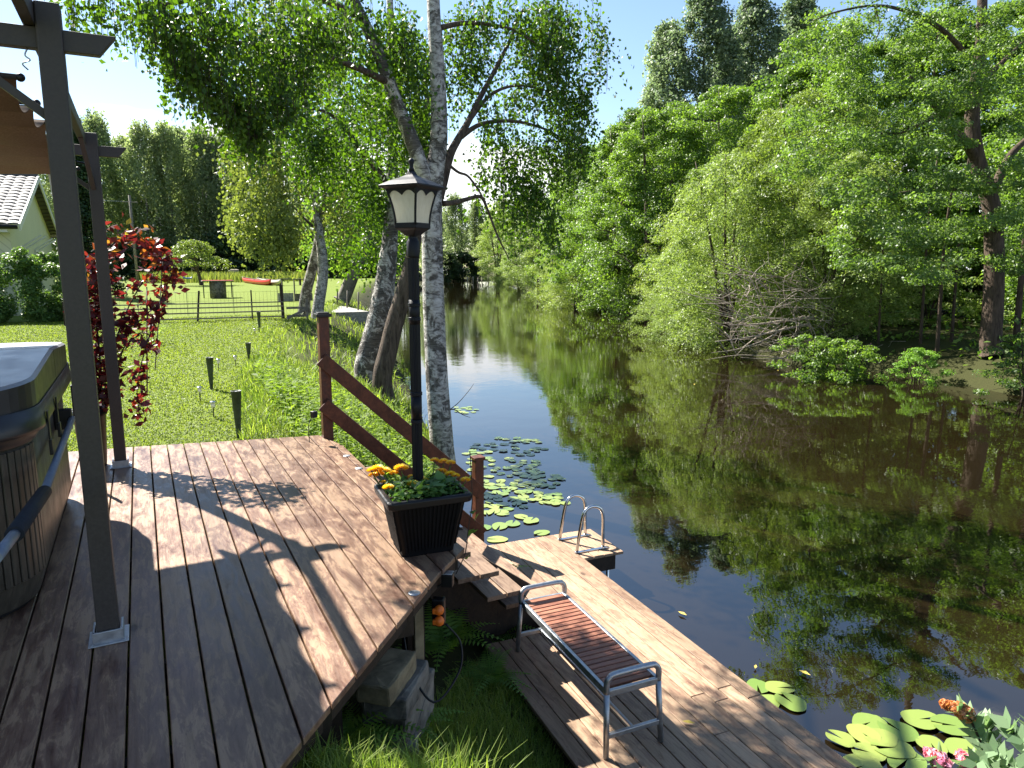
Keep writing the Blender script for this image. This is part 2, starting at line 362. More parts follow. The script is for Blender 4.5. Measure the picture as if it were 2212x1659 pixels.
def ground_z(x, y):
    x = np.asarray(x, float); y = np.asarray(y, float)
    xw = np.interp(y, _yw, _xw); xe = np.interp(y, _ye, _xe); xr = np.interp(y, _yr, _xr)
    t = np.clip((x-xe)/np.maximum(xw-xe, .3), 0, 1)
    t = np.where(y > 7, t**1.15, t)
    zl = -.18+(WZ+.04+.18)*t
    zl = zl+.018*bumps(x, y)*(1+2.0*np.clip(t*3, 0, 1))
    dr = x-xr
    zr = np.where(dr < 1.2, WZ+.05+.55*dr, np.where(dr < 25, WZ+.71+.035*(dr-1.2), WZ+1.54))+.05*bumps(x*.8, y*.7)
    dl = x-xw; closed = xr <= xw
    uw = np.maximum(WZ-.3*np.minimum(np.abs(dl), np.abs(dr))-.02, -2.7)
    z = np.where(dl <= 0, zl, np.where(dr >= 0, zr, uw))
    return np.where(closed, np.where(dl <= 0, zl, np.maximum(zr, -.8)), z)
xs = np.concatenate([np.linspace(-260, -12, 32)[:-1], np.linspace(-12, -2, 26)[:-1], np.linspace(-2, 13, 90)[:-1], np.linspace(13, 34, 60)[:-1], np.linspace(34, 90, 60)[:-1], np.linspace(90, 320, 24)])
ys = np.concatenate([np.linspace(-60, -2, 20)[:-1], np.linspace(-2, 26, 150)[:-1], np.linspace(26, 60, 60)[:-1], np.linspace(60, 150, 60)[:-1], np.linspace(150, 420, 20)])
X, Y = np.meshgrid(xs, ys); Z = ground_z(X, Y)
idx = np.arange(X.size).reshape(X.shape)
Q = np.stack([idx[:-1, :-1], idx[:-1, 1:], idx[1:, 1:], idx[1:, :-1]], -1).reshape(-1, 4)
xe_ = np.interp(Y, _ye, _xe); wild = np.clip((X-xe_)/.8, 0, 1)
n = NM('ground_cover'); w = n.attr()
a = n.noise(n.coord(), .55, 5, .6); b = n.noise(n.coord(), 26, 5, .7)
c2 = n.noise(n.coord((1, 1, 1)), 5, 4, .6)
lawn = n.mix(a, (.13, .18, .024), (.185, .22, .036)); lawn = n.mix(n.ramp(b, [(.3, (1, 1, 1)), (.6, (0, 0, 0))]), lawn, (.07, .11, .018))
lawn = n.mix(n.ramp(c2, [(.62, (0, 0, 0)), (.75, (.4, .4, .4))]), lawn, (.22, .23, .06))
dirt = n.mix(b, (.022, .022, .010), (.06, .065, .022))
n.set(n.mix(w, lawn, dirt), .95, .1); n.bump(b, .6, .03); M['ground'] = n.m
me = np_mesh('ground', np.stack([X, Y, Z], -1).reshape(-1, 3), Q, wild.ravel(), M['ground'], True)
tag(link('ground', me), kind='structure')
# river water
n = NM('river_water')
v1 = n.coord((1.0, 1.0, 1)); w1 = n.noise(v1, 1.3, 3, .5); w2 = n.noise(n.coord((.5, 1.9, 1)), 5.5, 3, .55)
big = n.noise(n.coord((1, 1, 1)), .12, 2, .5)
amp = n.ramp(big, [(.45, (.12,)*3), (.62, (.75,)*3)])
h = n.math('ADD', n.math('MULTIPLY', w1, .45), n.math('MULTIPLY', n.math('MULTIPLY', w2, amp), .35))
n.bump(h, .10, .06)
n.set(n.mix(n.noise(n.coord(), .8, 4, .6), (.006, .0045, .002), (.014, .009, .0035)), .008, .5); n.b.inputs['IOR'].default_value = 2.1
M['water'] = n.m
wv = [(-40, -80, WZ), (330, -80, WZ), (330, 420, WZ), (-40, 420, WZ)]
ww = MB(); ww.add(wv, [(0, 1, 2, 3)]); wo_ = ww.build('river_water', M['water']); tag(wo_, kind='structure')

# ------------------------------------------------------------------ leaf, grass and tree makers
def unit(a): return a/np.maximum(np.linalg.norm(a, axis=-1, keepdims=True), 1e-6)
def leaf_arrays(P, D, N, Ln, Wd, rnd, fold=.18):
    S = unit(np.cross(D, N)); Ln = Ln[:, None]; Wd = Wd[:, None]
    v = np.stack([P-D*Ln*.5, P-D*Ln*.05+S*Wd*.5+N*Wd*fold, P+D*Ln*.5, P-D*Ln*.05-S*Wd*.5+N*Wd*fold], 1)
    q = np.arange(len(P)*4).reshape(-1, 4)
    return v.reshape(-1, 3), q, np.repeat(rnd, 4)
def blade_arrays(P, H, Wd, lean, ang, rnd):
    n_ = len(P); d = np.stack([np.cos(ang), np.sin(ang), np.zeros(n_)], -1); s = np.stack([-np.sin(ang), np.cos(ang), np.zeros(n_)], -1)
    s = unit(s+.0*d)*Wd[:, None]*.5; up = np.array([0, 0, 1.0])
    m = P+up*(H*.6)[:, None]+d*(lean*.35)[:, None]; t = P+up*(H*np.sqrt(np.clip(1-.35*(lean/H)**2, .15, 1)))[:, None]+d*lean[:, None]
    v = np.stack([P-s, P+s, m+s*.8, m-s*.8, t+s*.12, t-s*.12], 1).reshape(-1, 3)
    b = np.arange(n_)[:, None]*6; q = np.concatenate([b+np.array([0, 1, 2, 3]), b+np.array([3, 2, 4, 5])], 1).reshape(-1, 4)
    return v, q, np.repeat(rnd, 6)
def cat(parts):
    V, Qs, R_, o = [], [], [], 0
    for v, q, r in parts: V.append(v); Qs.append(q+o); R_.append(r); o += len(v)
    return np.concatenate(V), np.concatenate(Qs), np.concatenate(R_)

def clump_leaves(g, Cc, Rc, nper, size, up=.7, flat=.5, asp=.62, hang=0.0, droopy=0.0, sc=.62):
    """leaves scattered in clumps with centres Cc, radii Rc"""
    k = len(Cc); ids = np.repeat(np.arange(k), nper); n_ = len(ids)
    off = g.normal(size=(n_, 3)); off = unit(off)*(g.random(n_)**.45)[:, None]
    off[:, 2] *= flat; R = Rc[ids][:, None]
    P = Cc[ids]+off*R
    if droopy:
        rr = np.linalg.norm(off[:, :2], axis=1); P[:, 2] -= droopy*(rr**2)*Rc[ids]
    Nn = unit(off*np.array([1, 1, .6])*.9+np.array([0, 0, up])+g.normal(size=(n_, 3))*sc)
    D = g.normal(size=(n_, 3)); D[:, 2] -= hang; D = unit(D-Nn*(D*Nn).sum(1, keepdims=True))
    sz = size*g.uniform(.65, 1.3, n_)
    return leaf_arrays(P, D, Nn, sz, sz*asp, np.clip(g.normal(.5, .22, n_)+.15*g.normal(size=k)[ids], 0, 1))
def strand_leaves(g, starts, lens, step, size, drift=.25, asp=.72):
    parts = []; n_ = len(starts); kmax = int(max(lens)/step)
    dr = g.normal(size=(n_, 3))*drift; dr[:, 2] = 0
    for k in range(kmax):
        m = lens > k*step
        t = k*step
        P = starts[m]+dr[m]*t+np.array([0, 0, -1.0])*t*.93+g.normal(size=(m.sum(), 3))*size*.6
        D = unit(g.normal(size=P.shape)*.75+np.array([0, 0, -.75])); N_ = g.normal(size=P.shape); N_[:, 2] *= .5; N_ = unit(N_-D*(N_*D).sum(1, keepdims=True))
        sz = size*g.uniform(.6, 1.25, len(P)); parts.append(leaf_arrays(P, D, N_, sz, sz*asp, np.clip(g.normal(.5, .25, len(P)), 0, 1)))
    return cat(parts)

def envelope(kind, t):
    return {'round': np.sqrt(np.clip(1-(2*t-.85)**2/1.35, .03, 1)), 'tall': np.clip(np.minimum(t*3.5+.35, 1)*np.sqrt(np.clip(1.02-t**1.9, 0, 1)), .08, 1),
            'bush': np.sqrt(np.clip(1.02-t**2, .05, 1)), 'cone': np.clip(1.02-t, .04, 1)}[kind]
def make_tree(name, label, catg, H, R, base, kind, nclump, nleaf, lsize, barkm, leafmat, seed, trunk_r=.18, lean=(0, 0), limbs=14, flat=.5, hang=.3, droopy=0.0, cr=(.16, .30), up=.7, strand=None, group=None, loc=(0, 0, 0), shell=.35, nstem=1, cname='crown', asp=.66):
    g = np.random.default_rng(seed)
    root = thing(name, label, catg, loc, group); L0 = np.array(loc, float)
    t = (np.arange(nclump)+g.random(nclump))/nclump; t = t**.85
    z = base+(H-base)*t*.97; r = R*envelope(kind, t)*np.sqrt(g.uniform(shell, 1, nclump))*g.uniform(.75, 1.12, nclump)
    a = np.arange(nclump)*2.39996+g.normal(size=nclump)*.5
    r = r*(1+.24*np.sin(2*a+seed+3*t)+.17*np.sin(3*a+7*t+seed*2))
    ax = np.stack([lean[0]*z/H, lean[1]*z/H], -1)
    Cc = np.stack([ax[:, 0]+r*np.cos(a), ax[:, 1]+r*np.sin(a), z], -1)
    Rc = R*g.uniform(cr[0], cr[1], nclump)*(1.1-.45*t)
    mb = MB()
    for s in range(nstem):
        ph = 6.28*s/max(nstem, 1)+.6; sp = 0 if nstem == 1 else R*.45
        pts = [(math.cos(ph)*sp*q**1.3+lean[0]*q+.05*H*.12*math.sin(5*q+s), math.sin(ph)*sp*q**1.3+lean[1]*q+.05*H*.1*math.sin(4*q+1+s), -.25+(H*.95+.25)*q) for q in np.linspace(0, 1, 10)]
        mb.tube([np.array(p)+L0 for p in pts], [trunk_r*(1.25-.2*min(i, 1))*(1-.93*i/9)+.006 for i in range(10)], 8)
    for i in g.choice(nclump, min(limbs, nclump), replace=False):
        c = Cc[i]; zb = max(c[2]-.45*np.linalg.norm(c[:2]-ax[i])-.3, base*.55+.15); q = zb/H
        st = np.array([lean[0]*q, lean[1]*q, zb]); mid = (st+c)/2+np.array([0, 0, .12*np.linalg.norm(c-st)])+g.normal(size=3)*.05*R
        rr = max(trunk_r*(1-q)*.42, .012)
        mb.tube([p+L0 for p in smooth_path([st, mid, c], 6)], list(np.linspace(rr, rr*.25, 7)), 5, cap=False)
    mb.build('trunk', barkm, root)
    nper = max(3, nleaf//nclump)
    if strand:
        ids = np.repeat(np.arange(nclump), nper); off = unit(g.normal(size=(len(ids), 3)))*(g.random(len(ids))**.5)[:, None]; off[:, 2] *= .6
        st = Cc[ids]+off*Rc[ids][:, None]; arr = strand_leaves(g, st, g.uniform(strand[0], strand[1], len(ids)), strand[2], lsize, .2)
    else:
        arr = clump_leaves(g, Cc, Rc, nper, lsize, up, flat, asp, hang, droopy)
    link(cname, np_mesh(cname, *arr, mat=leafmat), root)
    return root
# ------------------------------------------------------------------ the upper deck
def clip(poly, a, b, c):
    out = []
    for i in range(len(poly)):
        p, q = poly[i], poly[(i+1) % len(poly)]; dp, dq = a*p[0]+b*p[1]-c, a*q[0]+b*q[1]-c
        if dp <= 0: out.append(p)
        if (dp < 0 < dq) or (dq < 0 < dp):
            t = dp/(dp-dq); out.append((p[0]+(q[0]-p[0])*t, p[1]+(q[1]-p[1])*t))
    return out
DECK = [(-4.2, 7.35), (-.15, 6.83), (1.37, 6.53), (1.475, 6.08), (1.455, 5.07), (1.50, 3.47), (1.25, 3.225), (.28, 2.12), (-1.1, .56), (-2.2, -.7), (-4.2, -.7)]
deck = thing('wooden_deck', 'weathered brown plank deck carrying the hot tub and the lamp planter', 'deck', (0, 4, 0))
mb = MB()
for k in range(-30, 16):
    x0, x1 = k*.13-.412+.004, (k+1)*.13-.412-.004
    p = clip(clip(DECK, -1, 0, -x0), 1, 0, x1)
    if len(p) > 2:
        mb.cur = random.random(); mb.prism(p, -.028, random.uniform(-.0012, .0012))
mb.build('deck_boards', M['deck'], deck, bevel=.003, seg=1)
mb = MB()
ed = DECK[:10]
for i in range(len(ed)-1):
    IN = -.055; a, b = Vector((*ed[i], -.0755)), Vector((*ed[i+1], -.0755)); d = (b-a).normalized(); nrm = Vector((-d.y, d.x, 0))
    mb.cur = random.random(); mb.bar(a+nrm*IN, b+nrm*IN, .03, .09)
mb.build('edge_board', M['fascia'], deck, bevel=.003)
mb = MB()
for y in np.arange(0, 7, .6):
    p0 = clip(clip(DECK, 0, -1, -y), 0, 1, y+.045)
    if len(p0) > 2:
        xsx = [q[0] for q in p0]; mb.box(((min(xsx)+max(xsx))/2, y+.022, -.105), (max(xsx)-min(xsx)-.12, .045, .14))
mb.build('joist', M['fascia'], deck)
for (x, y) in ((.55, 2.7), (1.2, 3.5), (1.3, 5.6), (-.3, 1.8)):
    zz = float(ground_z(x, y)); mb = MB().box((x, y, (zz-.3-.2)/2), (.1, .1, -.2-zz+.3)); mb.build('support_post', M['fascia'], deck)
def c3(x, y): return ((900+x/2.212)*.54004, (1700+y/2.212)*.54004)
for (x, y) in ((1675, 1490), (1185, 385), (1077, 273)):
    p = G(*c3(x, y)); mb = MB().lathe((p[0], p[1], .0015), [(.001, .003), (.026, .003), (.031, .0)], 18)
    mb.build('deck_light', M['steel'], deck)
p = G(*c3(1200, 1152)); 
# ------------------------------------------------------------------ pergola
P1, P2 = np.array([-.225, 3.27]), np.array([-.235, 6.20])
perg = thing('pergola', 'dark grey metal pergola with brown fabric roof over the hot tub', 'pergola', (-1.7, 4.7, 0))
posts = [P1, P2, P1+[-3.0, 0], P2+[-3.0, 0]]
for i, p in enumerate(posts):
    mb = MB().box((p[0], p[1], 1.25), (.082, .082, 2.49)); po = mb.build('post', M['charcoal'], perg, bevel=.006)
    fm = MB().box((p[0], p[1], .004), (.15, .15, .006)).box((p[0], p[1]-.052, .03), (.115, .01, .05)).box((p[0]+.052, p[1], .03), (.01, .115, .05)).box((p[0]-.052, p[1], .03), (.01, .115, .05))
    for dx in (-.06, .06): fm.lathe((p[0]+dx, p[1]-.065, .007), [(.007, 0), (.007, .004), (.002, .006)], 8)
    fm.build('base_plate', M['steel'], po, bevel=.002)
for y, y0 in ((P1[1], -.0), (P2[1], .0)):
    yy = y-.0; mb = MB()
    xa, xb, zb, zt = P1[0]-3.2, P1[0]+.215, 2.335, 2.41
    vs = [(xa+.06, yy-.022, zb), (xb-.06, yy-.022, zb), (xb, yy-.022, zt), (xa, yy-.022, zt)]
    vs += [(a, yy+.022, c) for a, b, c in vs]
    # beam passes behind the post face: set 20 mm back of centre
    vs = [(a, b+.004, c) for a, b, c in vs]
    mb.add(vs, [(0, 1, 2, 3), (7, 6, 5, 4), (0, 4, 5, 1), (1, 5, 6, 2), (2, 6, 7, 3), (3, 7, 4, 0)])
    mb.build('cross_beam', M['charcoal'], perg, bevel=.003)
for x in (P1[0], P1[0]-3.0):
    mb = MB().box((x-.062 if x > -1 else x+.062, (P1[1]+P2[1])/2-.02, 2.455), (.04, P2[1]-P1[1]+.55, .085)); mb.build('side_beam', M['charcoal'], perg, bevel=.004)
for p in (P1, P2):
    mb = MB().bar((p[0]-.03, p[1]+.01, 2.10), (p[0]-.36, p[1]+.01, 2.36), .03, .035, up=(0, 1, 0))
    mb.bar((p[0]-.01, p[1]+(.03 if p is P1 else -.03), 2.10), (p[0]-.05, p[1]+(.33 if p is P1 else -.33), 2.42), .03, .03, up=(1, 0, 0)); mb.build('knee_brace', M['charcoal'], perg, bevel=.002)
# sagging fabric roof in bays
nx, ny = 14, 70; x0, x1 = P1[0]-2.9, P1[0]-.12; y0, y1 = P1[1]+.02, P2[1]-.05
vs = []
for j in range(ny+1):
    q = j/ny*6; fr = q-math.floor(q) if j < ny else 0
    for i in range(nx+1):
        u = i/nx; sag = .075*(4*fr*(1-fr))*(1+.10*math.sin(u*5+math.floor(q)))
        edge = .02*(4*fr*(1-fr))*(1 if i == nx else (.4 if i == nx-1 else 0))
        vs.append((x0+(x1-x0)*u-edge, y0+(y1-y0)*j/ny, 2.24-sag+.012*math.sin(9*u+3*q)))
fs = [(j*(nx+1)+i, j*(nx+1)+i+1, (j+1)*(nx+1)+i+1, (j+1)*(nx+1)+i) for j in range(ny) for i in range(nx)]
mb = MB(); mb.add(vs, fs, True); mb.build('fabric_roof', M['canopy'], perg, solid=.004)
for k in range(7):
    y = y0+(y1-y0)*k/6; mb = MB().tube([(x0-.02, y, 2.235), (x1+.012, y, 2.235)], .011, 8); rd = mb.build('fabric_rod', M['charcoal'], perg)
    MB().ball((x1+.012, y, 2.235), .016, 8, 6).build('end_cap', M['black'], rd)
hk = MB()
hk.tube(smooth_path([(P1[0]-.075, P1[1]+.0, 2.335), (P1[0]-.085, P1[1], 2.31), (P1[0]-.07, P1[1], 2.295), (P1[0]-.095, P1[1], 2.28), (P1[0]-.08, P1[1]+.01, 2.262)], 16), .003, 5)
hk.build('hanging_hook', M['steel'], perg)
# white cloth gathered near the far post
cl_ = thing('gathered_curtain', 'white cloth gathered and hanging beside the far pergola post', 'curtain', (P2[0]-.22, P2[1]-.25, 1.9))
mb = MB(); cc = cl_.location
prof = [(.055, .40), (.062, .36), (.05, .30), (.034, .10), (.016, .0)]
mb.lathe(tuple(cc), prof, 14, True); mb.build('cloth', M['whitecloth'], cl_)
MB().tube([(cc[0], cc[1], cc[2]+.38), (P2[0]-.05, P2[1]-.05, cc[2]+.375)], .008, 6).build('holder', M['black'], cl_)

# ------------------------------------------------------------------ hot tub
tub = thing('hot_tub', 'square hot tub with grey vinyl cover and brown slatted sides', 'hot tub', (-1.56, 4.63, 0))
def rsq(cx, cy, hx, hy, r, n=8):
    out = []
    for (sx, sy, a0) in ((1, 1, 0), (-1, 1, 90), (-1, -1, 180), (1, -1, 270)):
        for k in range(n+1):
            a = rad(a0+90*k/n); out.append((cx+sx*(hx-r)+r*math.cos(a), cy+sy*(hy-r)+r*math.sin(a)))
    return out
tx, ty, hx, hy = -1.56, 4.63, 1.06, 1.08
def loft(mb, rings, top=True, smooth=False, bottom=False):
    n_ = len(rings[0][0]); vs = [(p[0], p[1], z) for poly, z in rings for p in poly]
    fs = [(i*n_+k, i*n_+(k+1) % n_, (i+1)*n_+(k+1) % n_, (i+1)*n_+k) for i in range(len(rings)-1) for k in range(n_)]
    mb.add(vs, fs, smooth)
    if top: mb.f.append(tuple(len(mb.v)-n_+k for k in range(n_))); mb.sm.append(False)
    if bottom: mb.f.append(tuple(len(mb.v)-len(rings)*n_+k for k in range(n_-1, -1, -1))); mb.sm.append(False)
mb = MB(); loft(mb, [(rsq(tx, ty, hx-.03, hy-.03, .30), .03), (rsq(tx, ty, hx, hy, .33), .14), (rsq(tx, ty, hx, hy, .33), .80)], True, True)
mb.build('cabinet', M['tubwall'], tub)
mb = MB(); loft(mb, [(rsq(tx, ty, hx-.05, hy-.05, .3), .004), (rsq(tx, ty, hx-.05, hy-.05, .3), .05)], True); mb.build('plinth', M['black'], tub)
# slats on the rounded near corner and near face
pts = rsq(tx, ty, hx+.004, hy+.004, .334, 14)
mb = MB()
for k in range(len(pts)):
    a = pts[k]; b = pts[(k+1) % len(pts)]; Ln = math.hypot(b[0]-a[0], b[1]-a[1]); m = max(1, int(Ln/.075)) if Ln > .1 else 1
    if a[1] > ty+.4 or (Ln > .5 and a[0] > tx+1.0): continue
    for j in range(m):
        t = (j+.5)/m; mb.cur = random.random(); x, y = a[0]+(b[0]-a[0])*t, a[1]+(b[1]-a[1])*t
        mb.box((x, y, .45), (min(Ln/m*.82, .062), .012, .60), rz=math.atan2(b[1]-a[1], b[0]-a[0]))
mb.build('slats', M['tubwall'], tub, bevel=.003, seg=1)
mb = MB(); loft(mb, [(rsq(tx, ty, hx+.015, hy+.015, .35), .765), (rsq(tx, ty, hx+.035, hy+.035, .37), .80), (rsq(tx, ty, hx+.035, hy+.035, .37), .875), (rsq(tx, ty, hx+.02, hy+.02, .36), .895)], True, True)
mb.build('rim', M['tubskin'], tub)
# two-part tapered cover, skirt flap hanging over the rim
cov = None
fold = ty+.05
for half in (0, 1):
    full = rsq(tx, ty, hx+.045, hy+.045, .38, 12)
    pl = clip(full, 0, 1, fold-.006) if half == 0 else clip(full, 0, -1, -(fold+.006))
    mb = MB(); n_ = len(pl)
    def zt(y): return 1.04+.06*(1-abs(y-fold)/hy)
    vs = [(p[0], p[1], .90) for p in pl]+[(p[0], p[1], zt(p[1])-.012) for p in pl]+[((p[0]-tx)*.985+tx, (p[1]-ty)*.985+ty if abs(p[1]-fold) > .02 else p[1], zt(p[1])) for p in pl]
    fs = [(i, (i+1) % n_, n_+(i+1) % n_, n_+i) for i in range(n_)]+[tuple(range(n_-1, -1, -1))]
    mb.add(vs, fs); c_ = mb.build('cover_side', M['tubskin'], tub)
    m2 = MB(); m2.add(vs[n_:], [(i, (i+1) % n_, n_+(i+1) % n_, n_+i) for i in range(n_)]+[tuple(range(n_, 2*n_))])
    m2.build('cover_panel', M['tubtop'], tub)
mb = MB(); sk0 = rsq(tx, ty, hx+.052, hy+.052, .385, 12); sk1 = rsq(tx, ty, hx+.06, hy+.06, .39, 12)
loft(mb, [(sk1, .815), (sk1, .83), (sk0, .925)], False, True); mb.build('skirt_flap', M['tubskin'], tub, solid=.004)
for y in (4.35, 3.95):
    s = MB().box((tx+hx+.066, y, .79), (.008, .035, .17)).box((tx+hx+.068, y, .70), (.014, .05, .075)); s.build('strap_buckle', M['black'], tub, bevel=.003)
def c1(x, y): return ((x/2.212)*.54004, (1700+y/2.212)*.54004)
xl = tx+hx+.09
a_, b_, d_, e_ = WX(*c1(640, -60), xl), WX(*c1(385, 610), xl), WX(*c1(125, 970), xl), WX(*c1(-40, 1180), xl)
lf = thing('cover_lifter', 'grey tubular arm with black foam grip slanting along the hot tub side', 'cover lifter', tuple(a_))
MB().tube([a_, b_], .017, 10).tube([d_, e_], .017, 10).build('arm', M['greytube'], lf)
MB().tube([b_+(b_-a_)*-.02, d_], .027, 12).build('grip', M['foam'], lf)
MB().box((a_[0]-.045, a_[1], a_[2]), (.09, .05, .12)).build('bracket', M['black'], lf, bevel=.006)
th = thing('thermometer_strip', 'narrow orange and white strip fixed to the hot tub wall behind the near post', 'thermometer', tuple(WX(158, 870, tx+hx+.012)))
q = Vector(th.location); MB().box(q, (.012, .045, .26)).build('backing', M['black'], th, bevel=.003)
MB().box(q+Vector((.008, 0, .05)), (.006, .03, .10)).build('orange_field', M['orange'], th); MB().box(q+Vector((.008, 0, -.07)), (.006, .03, .05)).build('white_field', M['white'], th)

# ------------------------------------------------------------------ lamp planter
pl = thing('flower_planter', 'black ribbed square planter of yellow marigolds on the deck corner', 'planter', (1.315, 3.665, 0))
pc = Vector(pl.location); RZ = Matrix.Rotation(rad(-5), 3, 'Z')
def pring(h, z, r=.03):
    return [tuple((RZ @ Vector((a, b, 0))+pc)[:2]) for a, b in rsq(0, 0, h, h*.86, r, 3)], z*.92
mb = MB(); loft(mb, [pring(.128, .002), pring(.132, .05), pring(.170, .285)], False, False, True)
loft(mb, [pring(.160, .285), pring(.158, .26)], False)
for s in range(4):
    for k in range(15):
        t = (k+.5)/15*2-1
        R4 = Matrix.Rotation(rad(-5+90*s), 3, 'Z')
        a = R4 @ Vector((t*.115*(1 if s % 2 == 0 else .86), -.130*(.86 if s % 2 == 0 else 1), .03)); b = R4 @ Vector((t*.150*(1 if s % 2 == 0 else .86), -.169*(.86 if s % 2 == 0 else 1), .262))
        nn = R4 @ Vector((0, -1, 0)); mb.bar(pc+a, pc+b, .009, .012, up=nn)
mb.build('pot', M['potblack'], pl)
mb = MB(); loft(mb, [pring(.172, .283), pring(.200, .290), pring(.204, .325), pring(.196, .334), pring(.176, .334), pring(.172, .30)], False)
mb.build('rim', M['black'], pl, bevel=.004)
mb = MB(); loft(mb, [pring(.15, .24), pring(.172, .308)], True); mb.build('soil', M['soil'], pl)
g = np.random.default_rng(3)
# leaves and flower heads
Pn = np.array([list(pc)])+np.stack([g.uniform(-.17, .17, 520), g.uniform(-.15, .15, 520), g.uniform(.275, .335, 520)], -1)
Dn = g.normal(size=Pn.shape); Dn[:, 2] = np.abs(Dn[:, 2])*.5; Dn = unit(Dn); Nn_ = unit(np.cross(Dn, g.normal(size=Pn.shape))); Nn_ *= np.sign(Nn_[:, 2:3]+1e-6)
sz = g.uniform(.025, .055, 520); arr = leaf_arrays(Pn, Dn, Nn_, sz, sz*.45, g.random(520))
link('foliage', np_mesh('foliage', arr[0]-np.array(pc), arr[1], arr[2], M['l_marigold']), pl)
Pb = np.array([pc])+np.stack([g.uniform(-.06, .12, 60), g.uniform(-.12, .06, 60), g.uniform(.29, .355, 60)], -1)
Db = unit(np.stack([g.normal(size=60), g.normal(size=60), g.uniform(0, .5, 60)], -1)); Nb = unit(np.cross(Db, np.stack([-Db[:, 1], Db[:, 0], 0*Db[:, 0]], -1))); Nb *= np.sign(Nb[:, 2:3]+1e-6)
sb = g.uniform(.06, .10, 60); arr = leaf_arrays(Pb, Db, Nb, sb, sb*.6, g.random(60), .12)
link('broad_leaves', np_mesh('broad_leaves', arr[0]-np.array(pc), arr[1], arr[2], M['l_marigold']), pl)
def flowerhead(name, cen, r, mat, parent):
    k = 70; th_ = np.arange(k)*2.39996; ph = np.sqrt((np.arange(k)+.5)/k)*1.35
    d = np.stack([np.cos(th_)*np.sin(ph), np.sin(th_)*np.sin(ph), np.cos(ph)*.75], -1); P = np.array(cen)+d*r*.8
    out = unit(d); side = unit(np.cross(out, np.array([0, 0, 1.0])+1e-3)); D = unit(np.cross(side, out)*.0+unit(d*np.array([1, 1, .1]))*.8+np.array([0, 0, .25]))
    N = unit(np.cross(D, side)); s = np.full(k, r*.55)
    v, q_, r_ = leaf_arrays(P, D, N, s, s*.9, np.clip(1-ph/1.6+g.normal(size=k)*.15, 0, 1), .2)
    return link(name, np_mesh(name, v-np.array(ploc(parent)), q_, r_, mat), parent)
FL = [(1345, 440, .024), (1385, 425, .026), (1440, 445, .027), (1400, 470, .022), (1355, 480, .022), (1565, 425, .032), (1510, 462, .02), (1640, 490, .017), (1700, 492, .02), (1655, 550, .026), (1735, 520, .023), (1470, 575, .024), (1435, 530, .014), (1765, 572, .017), (1815, 360, .02), (1885, 372, .024), (1940, 382, .022), (1870, 450, .024), (1935, 475, .026), (1975, 485, .02), (1838, 492, .012), (2050, 518, .022)]
for x, y, r in FL:
    z = .385; d = ray(*c3(x, y)); pt = CAM+d*((z-CAM[2])/d[2])
    # keep the head above the pot: slide along height until over the soil
    for z in np.linspace(.32, .46, 40):
        pt = CAM+d*((z-CAM[2])/d[2])
        if abs(pt[0]-pc[0]) < .20 and abs(pt[1]-pc[1]) < .175 and z > .325: break
    fh = flowerhead('flower', pt, r*1.25, M['petal'], pl)
    MB().tube([(pt[0], pt[1], pt[2]-r*.3), (pt[0]*.8+pc[0]*.2, pt[1]*.8+pc[1]*.2, .285)], .003, 5).build('flower_stalk', M['l_marigold'], pl)
pl.scale = (1.16, 1.12, 1.10); pl.location = (1.305, 3.60, 0)
# the lamp standing in the planter
lamp = thing('garden_lamp', 'black fluted lamp post with a four-sided lantern rising from the planter', 'lamp', (1.305, 3.665, .29))
lx, ly = lamp.location[0], lamp.location[1]
pole = MB(); n_ = 20
rings = []
for z, r in ((.25, .0285), (.60, .0285), (1.0, .0285), (1.60, .0275)):
    rings.append(([(lx+(r+(.0016 if k % 2 else -.0016))*math.cos(6.2832*k/40), ly+(r+(.0016 if k % 2 else -.0016))*math.sin(6.2832*k/40)) for k in range(40)], z))
loft(pole, rings, True)
pole.build('pole', M['lampblack'], lamp)
for z in (.705, .86, 1.27, 1.345):
    MB().lathe((lx, ly, z), [(.028, -.012), (.034, -.008), (.034, -.002), (.0315, 0), (.034, .002), (.034, .008), (.028, .012)], 24).build('collar', M['lampblack'], lamp)
for z in (.78, 1.307): MB().lathe((lx, ly, z), [(.0305, -.066), (.0305, .066)], 24).build('sleeve', M['lampblack'], lamp)
MB().lathe((lx, ly, 1.595), [(.032, 0), (.034, .01), (.034, .085), (.026, .095), (.022, .115), (.03, .125)], 20).build('neck', M['lampblack'], lamp)
ZB, ZT = 1.765, 1.955
ang0 = math.atan2(-ly, -lx)+rad(9)           # one edge faces the deck
def sq(h, z): return [(lx+h*1.4142*math.cos(ang0+math.pi/2*k), ly+h*1.4142*math.sin(ang0+math.pi/2*k)) for k in range(4)], z
def sect(t): return .062+.034*t**1.7
bas = MB(); loft(bas, [sq(.018, 1.705), sq(.03, 1.712), sq(.052, 1.735), sq(.068, 1.748), sq(.068, ZB)], True, False, True); bas.build('lantern_base', M['lampblack'], lamp, bevel=.003)
gl = MB(); loft(gl, [sq(sect(t), ZB+(ZT-ZB)*t) for t in np.linspace(0, 1, 9)], True); gl.build('lantern_glass', M['lampglass'], lamp)
fr = MB()
